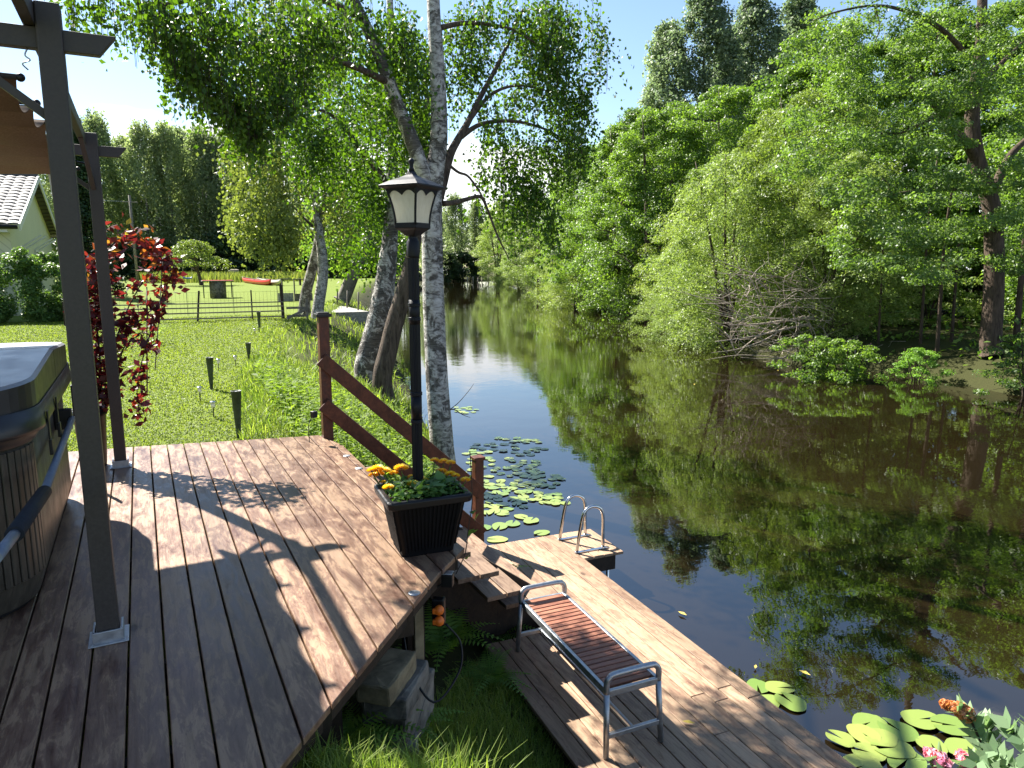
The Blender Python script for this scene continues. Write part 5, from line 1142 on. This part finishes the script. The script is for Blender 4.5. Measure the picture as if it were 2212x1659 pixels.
# leaning oak with visible trunk and boughs
ob = foot(2140, 800); OD = float((np.array(ob)-CAM)@FW)
ok = thing('bank_oak', 'big tree with dark trunk and crooked boughs at the right end of the far bank', 'tree', ob); O = lambda u, v, d=0: W(u, v, OD+d)
mb = MB(); pth = smooth_path([ob, O(2140, 740), O(2146, 640), O(2148, 540), O(2140, 440), O(2112, 350), O(2100, 250), O(2118, 120), O(2122, 0), O(2130, -160), O(2140, -320)], 50)
mb.tube(pth, list(np.interp(np.linspace(0, 1, len(pth)), [0, .06, .35, .6, 1], [.38, .27, .23, .18, .06])), 14); mb.build('trunk', M['oakbark'], ok)
mb = MB()
for pts_, r0, r1 in (([O(2112, 350), O(2080, 300, -.3), O(2042, 275, -.6), O(2030, 245, -.8), O(1990, 190, -1), O(1965, 165, -1.1)], .14, .03), ([O(2030, 245, -.8), O(1985, 270, -1), O(1935, 288, -1.2), O(1870, 285, -1.4)], .06, .015), ([O(2100, 130), O(2030, 60, -.4), O(1960, 25, -.8), O(1890, 12, -1), O(1810, 25, -1.3), O(1755, 45, -1.5)], .075, .01), ([O(2142, 420), O(2180, 340, .2), O(2230, 290, .4), O(2290, 240, .5)], .13, .04), ([O(2130, 415), O(2060, 408, -.6), O(1990, 412, -1), O(1930, 420, -1.2), O(1915, 425, -1.2), O(1922, 400, -1.3), O(1905, 385, -1.3)], .06, .012), ([O(2042, 275, -.6), O(2065, 220, -.8), O(2060, 170, -1)], .05, .012), ([O(2118, 180), O(2180, 120, .2), O(2240, 60, .3)], .08, .02), ([O(1890, 12, -1), O(1900, 60, -1.1), O(1890, 90, -1.1)], .03, .01)):
    limb(mb, pts_, r0, r1, 20, 8)
mb.build('bough', M['oakbark'], ok)
go = np.random.default_rng(91); OB = []
for (u, v, ru, rv, n_, dd) in ((1800, 60, 90, 60, 8, -1.4), (1740, 110, 60, 50, 5, -1.6), (1900, 90, 90, 70, 9, -1.2), (2000, 60, 90, 80, 8, -.8), (1950, 200, 110, 60, 10, -1.3), (1830, 190, 80, 60, 7, -1.6), (1860, 300, 110, 50, 10, -1.5), (1990, 300, 90, 60, 9, -1.2), (2080, 160, 80, 90, 8, -1.0), (2170, 80, 80, 90, 9, -.6), (2190, 230, 70, 80, 8, -.8), (2060, 240, 60, 60, 6, -1.5), (2200, 380, 60, 70, 8, -.7), (2080, 400, 70, 50, 7, -1.4), (1960, 420, 100, 50, 10, -1.5), (1850, 430, 90, 45, 8, -1.7), (2170, 480, 60, 40, 6, -.9), (2050, 490, 90, 35, 8, -1.5), (1940, 510, 80, 35, 7, -1.6), (2190, 560, 50, 30, 4, -.7), (2100, 20, 90, 50, 7, -.3), (1760, 380, 70, 50, 6, -1.9), (1730, 260, 60, 50, 5, -1.8), (1850, 560, 70, 35, 6, -1.6), (2010, 590, 80, 25, 5, -1.4)):
    for _ in range(int(n_*1.7)): OB.append((W(u+go.normal()*ru*.55, v+go.normal()*rv*.55, OD+dd+go.normal()*1.0), go.uniform(.28, .55)))
arr = clump_leaves(go, np.array([b[0] for b in OB]), np.array([b[1] for b in OB]), 210, .080, .8, .45, .6, .4); link('crown', np_mesh('crown', arr[0]-np.array(ob), arr[1], arr[2], M['l_oak']), ok)
# prototypes, then individual trees
TREES = []
def T0(*a, **k): return make_tree(*a, **k)
aspen = T0('aspen_tree', 'x', 'tree', 24., 3.4, 4., 'tall', 210, 30000, .26, M['darkbark'], M['l_aspen'], 51, .24, hang=.4, flat=.8, cr=(.26, .42), loc=wfoot(1500, 60), limbs=30)
aspen2 = T0('aspen_tree', 'x', 'tree', 24., 3.7, 3., 'tall', 200, 30000, .26, M['darkbark'], M['l_aspen'], 52, .24, hang=.4, flat=.8, cr=(.26, .42), loc=wfoot(1600, 62), limbs=30)
alder = T0('alder_tree', 'x', 'tree', 12., 3.3, .3, 'tall', 170, 60000, .125, M['darkbark'], M['l_alder'], 53, .17, hang=.5, flat=.5, cr=(.20, .34), loc=wfoot(1330, 46), limbs=24, nstem=2)
alder2 = T0('alder_tree', 'x', 'tree', 12., 3.5, .2, 'round', 170, 60000, .125, M['darkbark'], M['l_alder'], 54, .17, hang=.5, flat=.5, cr=(.20, .34), loc=wfoot(1250, 60), limbs=24, nstem=3)
willow = T0('willow_bush', 'x', 'bush', 7.2, 3.1, .0, 'round', 230, 70000, .10, M['darkbark'], M['l_willow'], 55, .09, hang=.6, flat=.42, droopy=.7, cr=(.14, .36), shell=.15, loc=foot(1565, 735), limbs=24, nstem=4, cname='foliage', asp=.36)
willow2 = T0('willow_bush', 'x', 'bush', 8.5, 2.9, .2, 'round', 230, 70000, .10, M['darkbark'], M['l_willowy'], 56, .09, hang=.6, flat=.42, droopy=.7, cr=(.14, .36), shell=.15, loc=wfoot(1740, 25.5), limbs=24, nstem=3, cname='foliage', asp=.36)
shrub = T0('bank_shrub', 'x', 'shrub', 1.9, 1.35, .0, 'bush', 46, 6500, .075, M['twig'], M['l_alder'], 57, .03, hang=.5, flat=.4, cr=(.14, .36), shell=.12, loc=foot(1760, 790), limbs=14, nstem=4, cname='foliage')
weep = T0('weeping_birch', 'x', 'tree', 21., 3.3, 3., 'tall', 120, 1900, .33, M['birch'], M['l_grey'], 58, .2, cr=(.2, .34), limbs=20, strand=(1.2, 3.4, .28), loc=wfoot(380, 98))
weep2 = T0('weeping_birch', 'x', 'tree', 21., 3.6, 2.5, 'tall', 120, 1900, .33, M['birch'], M['l_grey'], 59, .2, cr=(.2, .34), limbs=20, strand=(1.2, 3.4, .28), loc=wfoot(450, 100))
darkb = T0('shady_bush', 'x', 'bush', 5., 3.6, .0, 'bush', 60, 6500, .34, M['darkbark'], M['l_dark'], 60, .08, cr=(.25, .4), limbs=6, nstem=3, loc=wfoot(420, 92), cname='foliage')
def relabel(o, lab, group=None): o['label'] = lab; o['group'] = group or o.get('group', ''); return o
GA, GL_, GW, GS, GB, GD = 'grey-green aspens behind the right bank', 'green alders along the right bank', 'pale willow bushes overhanging the right bank', 'shrubs along the foot of the right bank', 'weeping birches at the far left edge of the lawn', 'dark bushes under the trees at the far lawn edge'
relabel(aspen, 'tall grey-green aspen right of the open sky gap, second of the aspens', GA); relabel(aspen2, 'tall grey-green aspen, third from the sky gap', GA)
relabel(alder, 'green alder rising straight from the water left of the large willow', GL_); relabel(alder2, 'rounded alder farther upstream, left of the straight alder', GL_)
relabel(willow, 'pale green willow bush arching down to the water in the middle of the far bank', GW); relabel(willow2, 'tall yellow-green willow between the dead branches and the big oak', GW)
relabel(shrub, 'low shrub hanging over the waterline right of the dead branches', GS); relabel(weep, 'tall weeping birch left of the utility pole top, central in the far row', GB); relabel(weep2, 'broad weeping birch right of centre in the far left row', GB); relabel(darkb, 'dark bush in shade behind the apple tree', GD)
for u, dep, src, sc, lab in ((1425, 62, aspen2, .92, 'shortest grey-green aspen, nearest the open sky gap'), (1690, 66, aspen, 1.05, 'grey-green aspen fourth from the sky gap, partly behind the oak boughs'), (1790, 70, aspen2, 1.0, 'grey-green aspen farthest right behind the oak crown'), (1560, 70, aspen, 1.0, 'grey-green aspen standing deeper between the second and third')):
    dup(src, wfoot(u, dep), random.uniform(0, 6), sc, lab, GA)
W1 = M['l_willow']; AL = M['l_alder']
for u, dep, src, sc, lab, mt in (
    (1405, 41, alder2, .98, 'full green alder immediately left of the large pale willow', None), (1290, 52, alder2, .95, 'alder with branches trailing in the water near the middle bend', None),
    (1215, 66, alder, .92, 'slim alder at the narrowing of the river', None), (1165, 80, alder2, .88, 'pale alder near the far bend of the river', W1), (1120, 100, alder, .95, 'small distant alder at the last bend on the right', W1),
    (1370, 52, alder, 1.12, 'tall alder standing behind the front alders', None), (1450, 47, alder, 1.05, 'alder between the aspens and the large willow', None),
    (1075, 122, alder2, 1.1, 'distant rounded alder just right of the poles at the river end', W1), (1560, 40, alder2, 1.0, 'dark green alder behind the large willow', None), (1700, 36, alder, 1.0, 'tall alder behind the tall yellow willow', None),
    (1850, 33, alder2, 1.0, 'alder filling the background behind the oak boughs on their left', None), (1980, 31, alder, 1.05, 'tall alder directly behind the oak trunk on its left', None), (2120, 30, alder2, 1.02, 'alder behind the oak trunk itself', None), (2250, 28, alder, 1.0, 'alder at the extreme right edge behind the oak', None), (2330, 24, alder2, .95, 'alder just outside to the right of the oak', None)):
    dup(src, wfoot(u, dep), random.uniform(0, 6), sc, lab, GL_, {'crown': mt} if mt else None)
for u, v, src, sc, rz, lab, mt in ((1660, 716, willow, (.95, .95, .9), 2.1, 'smaller pale willow bush behind the dead branches', None), (1850, 700, willow2, (.9, .9, .8), 3.3, 'yellow-green willow right of the dead branches, behind the shrubs', None), (1950, 690, willow, (.85, .85, .75), 5.1, 'pale willow half hidden behind the oak boughs on the left', None), (1620, 690, willow2, (1., 1., 1.05), .4, 'tall yellow-green willow directly behind the large pale willow', None), (1475, 720, willow, (.62, .62, .5), .9, 'small pale willow at the left foot of the large willow', None), (1500, 700, willow, (.8, .8, .72), 4.0, 'low willow bush leaning out left of the large willow', M['l_willowy']), (1790, 755, willow2, (.9, .9, .72), 1.0, 'yellow-green willow clump in front of the oak on its left', W1), (1245, 655, willow, (1.2, 1.2, .9), 3.0, 'yellowish willow bush dipping into the water at the middle bend', M['l_willowy'])):
    dup(src, foot(u, v), rz, sc, lab, GW, {'foliage': mt} if mt else None)
for i, (u, v, sc, lab, mt) in enumerate(((1830, 795, .9, 'shrub overhanging the bank between willow clump and bare stems', None), (1980, 800, .6, 'little bright shrub left of the oak foot', M['l_fern']), (2215, 830, .8, 'shrub right of the oak foot at the picture edge', None), (1440, 690, .9, 'dark shrub under the low willow at the water', None), (2000, 740, 1.3, 'larger shrub behind the bank left of the oak', M['l_willow']), (1890, 735, 1.5, 'tallest shrub at the back of the bank', M['l_willow']), (2220, 740, 1.4, 'shrub behind the oak on its right', M['l_willow']))):
    dup(shrub, foot(u, v), 1.3*i, sc, lab, GS, {'foliage': mt} if mt else None)
# slender stems among the oak's undergrowth
for i, (u, v, h, r, lab) in enumerate(((1985, 775, 5.5, .05, 'slender reddish stem left of the oak, left of the pair'), (2022, 790, 5.0, .06, 'slender forked stem between the reddish stem and the oak'), (2052, 770, 6., .055, 'slender pale-red stem close to the oak'), (2190, 780, 6.5, .10, 'dark secondary stem right of the oak trunk'), (1895, 770, 4.5, .04, 'thin stem standing in the green shrubs'))):
    f_ = foot(u, v); t = thing('sapling', lab, 'sapling', f_, 'slender stems beside the oak'); rt = Vector(f_)
    limb(MB(), [rt+Vector((0, 0, -.2)), rt+Vector((.05, .1, h*.35)), rt+Vector((-.1, .05, h*.7)), rt+Vector((.12, .1, h))], r, r*.4, 12, 7).build('stem', M['oakbark'], t)
    gq = np.random.default_rng(200+i); cs = np.array([rt+Vector((gq.normal()*.6, gq.normal()*.6, h*gq.uniform(.45, 1.05))) for _ in range(14)]); arr = clump_leaves(gq, cs, np.full(14, .45), 70, .10, .8, .4); link('foliage', np_mesh('foliage', arr[0]-np.array(f_), arr[1], arr[2], M['l_oak']), t)
# dead branches fallen into the river
dbp = foot(1640, 700); dd_ = float((np.array(foot(1640, 740))-CAM)@FW)-3.2
db = thing('fallen_dead_tree', 'bleached dead tree fallen from the bank with bare branches over the water', 'dead tree', tuple(W(1760, 690, dd_)))
D_ = lambda u, v, d=0: W(u, v, dd_+d); gd = np.random.default_rng(17)
mb = MB()
for pts_, r0, r1 in [(p_, a_*.62, b_*.6) for p_, a_, b_ in (([D_(1760, 685), D_(1700, 692, -.2), D_(1640, 700, -.4), D_(1575, 702, -.6)], .09, .03), ([D_(1750, 700), D_(1690, 712, -.3), D_(1620, 728, -.6), D_(1545, 738, -.9)], .07, .02), ([D_(1700, 705, -.2), D_(1650, 735, -.5), D_(1590, 755, -.7), D_(1537, 762, -.9)], .05, .012), ([D_(1790, 730, -.2), D_(1730, 765, -.6), D_(1660, 775, -.9), D_(1600, 772, -1)], .04, .01), ([D_(1690, 600, .2), D_(1630, 590, .1), D_(1570, 570, 0), D_(1530, 548, 0)], .05, .01))]:
    limb(mb, pts_, r0, r1, 16, 8)
mb.build('limb', M['deadwood'], db)
mb = MB()
for i in range(330):
    a = np.array([gd.uniform(1560, 1800), gd.uniform(585, 775)]) if i % 3 else np.array([gd.uniform(1680, 1900), gd.uniform(740, 800)])
    if i % 3 == 0: dv = np.array([gd.normal()*60, gd.normal()*14])
    else: dv = np.array([gd.normal(-30, 45), gd.normal(-22, 30)])
    z0 = -.4+gd.normal()*.5
    if a[1]+dv[1] > 785: continue
    limb(mb, [D_(*a, z0), D_(*(a+dv*.5+gd.normal(size=2)*6), z0-.1), D_(*(a+dv), z0-.25+gd.normal()*.2)], gd.uniform(.008, .02), .005, 6, 5)
mb.build('bare_twigs', M['deadwood'], db)
# ------------------------------------------------------------------ far woods on the left and at the river end
WB = [(195, 92, .92, 'weeping birch at the left end of the far row, behind the near post'), (235, 98, 1.06, 'tall weeping birch with pointed top just right of the near post'), (285, 104, .96, 'weeping birch behind the utility pole'), (330, 96, .98, 'pale weeping birch right of the utility pole'), (410, 106, 1.04, 'tallest weeping birch in the far left row'), (490, 100, .95, 'weeping birch at the right end of the visible row'), (530, 104, .92, 'weeping birch half behind the yellow-green birch crown'), (590, 102, .88, 'weeping birch hidden behind the yellow-green birch crown'), (660, 106, .85, 'weeping birch behind the pale birch trunk'), (730, 110, .85, 'weeping birch behind the leaning willow'), (800, 112, .85, 'weeping birch behind the leaning birch'), (870, 120, .8, 'weeping birch behind the lamp post'), (930, 132, .82, 'far weeping birch behind the forked birch'), (985, 142, .80, 'far weeping birch at the river end, left of the poles'), (1030, 146, .78, 'far weeping birch at the river end above the poles'), (1085, 140, .8, 'far weeping birch at the river end, right of the poles'), (140, 86, .8, 'weeping birch behind the columnar conifer'), (60, 96, .66, 'weeping birch above the cottage ridge'), (1140, 150, .85, 'far weeping birch behind the distant alders')]
for i, (u, dep, sc, lab) in enumerate(WB): dup((weep, weep2)[i % 2], wfoot(u, dep), random.uniform(0, 6), sc, lab, GB)
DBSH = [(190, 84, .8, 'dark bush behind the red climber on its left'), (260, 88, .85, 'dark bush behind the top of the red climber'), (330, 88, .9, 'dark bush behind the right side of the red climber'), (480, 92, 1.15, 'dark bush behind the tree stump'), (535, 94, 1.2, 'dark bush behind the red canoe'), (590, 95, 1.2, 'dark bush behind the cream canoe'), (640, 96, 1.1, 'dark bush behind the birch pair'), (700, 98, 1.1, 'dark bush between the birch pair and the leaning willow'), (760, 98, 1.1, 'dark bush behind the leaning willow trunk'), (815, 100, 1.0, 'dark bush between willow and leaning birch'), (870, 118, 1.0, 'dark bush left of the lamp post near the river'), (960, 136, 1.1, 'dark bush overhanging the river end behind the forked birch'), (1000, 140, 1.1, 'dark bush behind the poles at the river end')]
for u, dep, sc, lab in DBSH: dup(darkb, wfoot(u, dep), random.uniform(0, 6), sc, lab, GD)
g = np.random.default_rng(23); P = np.stack([g.uniform(-5, 26, 9000), g.normal(0, 2.2, 9000), np.zeros(9000)], -1); P[:, 1] += 78+.30*P[:, 0]; P[:, 2] = -.2; keep = (P[:, 0] > .2) & (P[:, 0] < 18); P = P[keep]; k = len(P)
Hh = g.uniform(.35, 1.15, k); arr = blade_arrays(P, Hh, np.full(k, .09), Hh*g.uniform(.1, .5, k), g.uniform(0, 6.28, k), np.clip(g.normal(.5, .3, k), 0, 1))
tag(link('tall_weeds', np_mesh('tall_weeds', *arr, mat=M['weedy'])), 'strip of tall yellow-green weeds along the far lawn edge', 'weeds', kind='stuff')
# a distant wood behind everything, reading as one mass
g = np.random.default_rng(29); kk = 420; ang_ = g.uniform(rad(-50), rad(75), kk); rr = g.uniform(165, 230, kk); Cc = np.stack([np.sin(ang_)*rr, np.cos(ang_)*rr, g.uniform(0, 14, kk)], -1)
arr = clump_leaves(g, Cc, g.uniform(4, 7, kk), 60, 1.5, .7, .8); tag(link('distant_wood', np_mesh('distant_wood', *arr, mat=M['l_grey'])), 'distant wood closing the view behind the far trees', 'wood', kind='stuff')

# ------------------------------------------------------------------ lily pads, floating leaves, fallen leaves
def pad_mesh(seed):
    g_ = np.random.default_rng(seed); n_ = 26; cut = .17; vs = [(0.02, 0, .004)]; r_ = [.3]
    for ring, (f, z) in enumerate(((.55, .003), (1.0, .004))):
        for k in range(n_):
            a = cut+(6.2832-2*cut)*k/(n_-1); rad__ = f*(1+.05*math.sin(3*a+seed)+.03*math.sin(5*a))*(1.0+.14*math.cos(a)); vs.append((-math.cos(a)*rad__*1.06+.0, math.sin(a)*rad__*.86, z+.012*f*g_.normal()*.5)); r_.append(f)
    fs = []
    for k in range(n_-1): fs.append((0, 1+k, 2+k)); fs.append((1+k, 1+n_+k, 2+n_+k, 2+k))
    me = bpy.data.meshes.new('water_lily_pad'); me.from_pydata(vs, [], fs); me.materials.append(M['pad']); me.polygons.foreach_set('use_smooth', [True]*len(fs)); me.update(); return me
pm = [pad_mesh(s) for s in range(5)]
def lily(u, v, r, lab, grp, z=0, tilt=0.0, rot=None):
    p = G(u, v, WZ); o = bpy.data.objects.new('water_lily_pad', random.choice(pm)); C.objects.link(o)
    o.location = (p[0], p[1], WZ+.008+z+random.uniform(0, .008)); s = r*.9; o.scale = (s, s, s); o.rotation_euler = (random.uniform(-.03, .03)+tilt, random.uniform(-.03, .03), random.uniform(0, 6.28) if rot is None else rot)
    return tag(o, lab, 'lily pad', grp)
gp = np.random.default_rng(61); cl_pts = []
main = [(1120, 952, 45, 5, 9), (1075, 968, 45, 10, 10), (1140, 975, 40, 9, 8), (1060, 1000, 50, 12, 12), (1110, 1022, 60, 12, 14), (1060, 1055, 45, 16, 14), (1120, 1052, 55, 14, 16), (1180, 1040, 35, 14, 9), (1090, 1085, 45, 12, 12), (1160, 1075, 45, 12, 10), (1200, 1086, 20, 4, 3), (1080, 1105, 30, 8, 6), (1010, 1040, 22, 25, 7), (1035, 975, 30, 16, 7), (1010, 890, 22, 5, 6), (1000, 882, 18, 4, 4), (1125, 1002, 40, 6, 6)]
for u, v, su, sv, n_ in main:
    for _ in range(n_):
        for tr_ in range(12):
            uu, vv = u+gp.uniform(-1, 1)*su, v+gp.uniform(-1, 1)*sv; q = G(uu, vv, WZ)
            if all((q[0]-a)**2+(q[1]-b)**2 > .014 for a, b in cl_pts): break
        cl_pts.append((q[0], q[1])); lily(uu, vv, gp.uniform(.068, .10), 'small pale green lily pad in the crowded patch beyond the stair railing', 'lily pads of the crowded patch')
for u, v, r, lab in ((1124, 1082+35, .10, 'single lily pad floating between the crowded patch and the dock'), (1048, 1140, .10, 'leftmost of the three round lily pads close to the stair post'), (1080, 1137, .125, 'middle one of the lily pads near the stair post'), (1107, 1133, .12, 'lily pad overlapping its neighbour near the dock corner'), (1146, 1127, .12, 'rightmost lily pad of the row near the dock corner'), (1172, 1152, .11, 'half sunk lily pad touching the far dock edge'), (1077, 1166, .13, 'lily pad right against the dock corner by the stair post'), (820, 0, 0, '')):
    if r: lily(u, v, r, lab, 'lily pads near the dock corner')
for u, v, r, lab, rt in ((1636, 1482, .105, 'yellow-green lily pad touching the dock edge, left of its group'), (1678, 1488, .11, 'notched lily pad in the middle of the dock edge group'), (1660, 1517, .11, 'lily pad lowest of the dock edge group, against the planks'), (1712, 1522, .125, 'broad lily pad at the right of the dock edge group')) and [(a, b, c, d, None) for a, b, c, d in ((1636, 1482, .105, 'yellow-green lily pad touching the dock edge, left of its group'), (1678, 1488, .11, 'notched lily pad in the middle of the dock edge group'), (1660, 1517, .11, 'lily pad lowest of the dock edge group, against the planks'), (1712, 1522, .125, 'broad lily pad at the right of the dock edge group'))]:
    lily(u, v, r, lab, 'lily pads at the dock edge', rot=rt)
for u, v, r, lab in ((1880, 1565, .13, 'large lily pad at the back of the near right cluster'), (1945, 1585, .14, 'large lily pad in the centre of the near right cluster'), (1985, 1560, .14, 'lily pad at the back right of the near cluster, with brown specks'), (2065, 1575, .15, 'long lily pad right of the near cluster, beside the rusty flower'), (1862, 1590, .12, 'lily pad left of the centre pad in the near cluster'), (1905, 1600, .12, 'overlapped lily pad in the middle of the near cluster'), (1935, 1622, .14, 'lily pad in front of the centre pad of the near cluster'), (1880, 1632, .11, 'small lily pad at the front of the near cluster'), (1820, 1604, .10, 'yellowing lily pad beside the dock planks'), (2010, 1612, .11, 'torn lily pad behind the pink flower'), (1865, 1660, .15, 'dark green lily pad at the lower edge near the dock'), (1960, 1645, .14, 'dark green lily pad behind the pink flower spike'), (2080, 1625, .14, 'dark lily pad in shade of the flowering bush')):
    lily(u, v, r, lab, 'lily pads of the near right cluster', z=.01)
lf_me = bpy.data.meshes.new('fallen_leaf'); lf_me.from_pydata([(-1, 0, 0), (0, .4, .12), (1, 0, .05), (0, -.4, .1)], [], [(0, 1, 2, 3)]); lf_me.materials.append(M['driedleaf'])
for u, v, z, r, lab in ((1474, 1325, WZ+.02, .05, 'yellow leaf floating on open water right of the dock'), (1738, 1453, WZ+.02, .05, 'yellow leaf floating below the reflected trees'), (1325, 1272, WZ+.02, .035, 'small pale leaf floating near the jetty'), (1220, 1285, -1.185, .03, 'small yellow leaf lying on the dock right of the bench head'), (1333, 1400, -1.185, .035, 'yellow leaf on the dock beside the bench middle'), (1487, 1560, -1.185, .04, 'yellow leaf on the dock right of the bench foot'), (1870, 1360, WZ+.02, .03, 'tiny leaf floating far right of the dock'), (1632, 1440, WZ+.02, .03, 'tiny leaf floating left of the near lily pads'), (1680, 800, WZ+.02, .06, 'small yellow leaf floating close to the far bank'), (1500, 830, WZ+.02, .06, 'yellow leaf floating in the middle of the river')):
    p = G(u, v, z); o = bpy.data.objects.new('fallen_leaf', lf_me); C.objects.link(o); o.location = p; o.scale = (r, r, r); o.rotation_euler = (0, 0, random.uniform(0, 6)); tag(o, lab, 'leaf', 'fallen yellow leaves')

# ------------------------------------------------------------------ flowering bush at the lower right
sb0 = (2.62, 1.12, -1.25); sp_ = thing('spirea_bush', 'spirea bush with grey-green leaves and pink and rusty flower spikes at the lower right', 'shrub', sb0)
g = np.random.default_rng(71); mb = MB(); LP, LD, LN, LS = [], [], [], []
tips = [(2040, 1520, 2.75, 'rust'), (2005, 1625, 2.45, 'pink'), (2075, 1630, 2.5, 'mix'), (2130, 1560, 2.8, None), (2180, 1570, 2.6, None), (2210, 1600, 2.4, None), (2150, 1625, 2.5, None), (2110, 1650, 2.4, None), (2230, 1560, 2.7, None), (2050, 1690, 2.3, None), (2200, 1660, 2.3, None)]
ends = {'rust': (2100, 1562, 2.7), 'pink': (2050, 1668, 2.4), 'mix': (2110, 1680, 2.45)}
for u, v, dep, fl in tips:
    tip = W(u, v, dep); st0 = np.array(sb0)+g.normal(size=3)*[.12, .12, 0]; mid = (tip+st0)/2+np.array([.12, -.02, .18]); pth = np.array(smooth_path([st0, mid, W(*ends[fl]) if fl else (mid+tip)/2+np.array([.02, 0, .05]), tip], 40)); mb.tube(list(pth), list(np.linspace(.007, .003, len(pth))), 5)
    for q in range(int(len(pth)*.35), len(pth) if not fl else int(len(pth)*.8)):
        for s in range(2):
            t_ = unit((pth[min(q+1, len(pth)-1)]-pth[q-1])[None])[0]; a = g.uniform(0, 6.28); o = unit(np.cross(t_, g.normal(size=3))[None])[0]; D = unit((o+t_*.7+np.array([0, 0, .2]))[None])[0]
            LP.append(pth[q]+D*.03); LD.append(D); nn_ = np.cross(D, np.cross(t_, D)); nn_ = nn_ if nn_[2] > 0 else -nn_; LN.append(nn_+g.normal(size=3)*.15); LS.append(g.uniform(.06, .10))
    if fl:
        tail = pth[int(len(pth)*.74):]; k = 260; ii = g.integers(0, len(tail), k); rr_ = .028*np.linspace(1.05, .45, len(tail))[ii]; o = unit(g.normal(size=(k, 3))); PP = tail[ii]+o*rr_[:, None]; N_ = unit(o+g.normal(size=(k, 3))*.5); D = unit(np.cross(N_, g.normal(size=(k, 3))))
        arr = leaf_arrays(PP, D, N_, np.full(k, .024), np.full(k, .018), g.random(k)); mt = M['rust'] if fl == 'rust' else M['pink']
        link('flower_spike', np_mesh('flower_spike', arr[0]-np.array(sb0), arr[1], arr[2], mt), sp_)
mb.build('stems', M['twig'], sp_)
LD = unit(np.array(LD)); LN = np.array(LN); LN = unit(LN-LD*(LN*LD).sum(1, keepdims=True)); LS = np.array(LS)
arr = leaf_arrays(np.array(LP), LD, LN, LS, LS*.5, g.random(len(LS)), .1); link('leaves', np_mesh('leaves', arr[0]-np.array(sb0), arr[1], arr[2], M['l_spirea']), sp_)
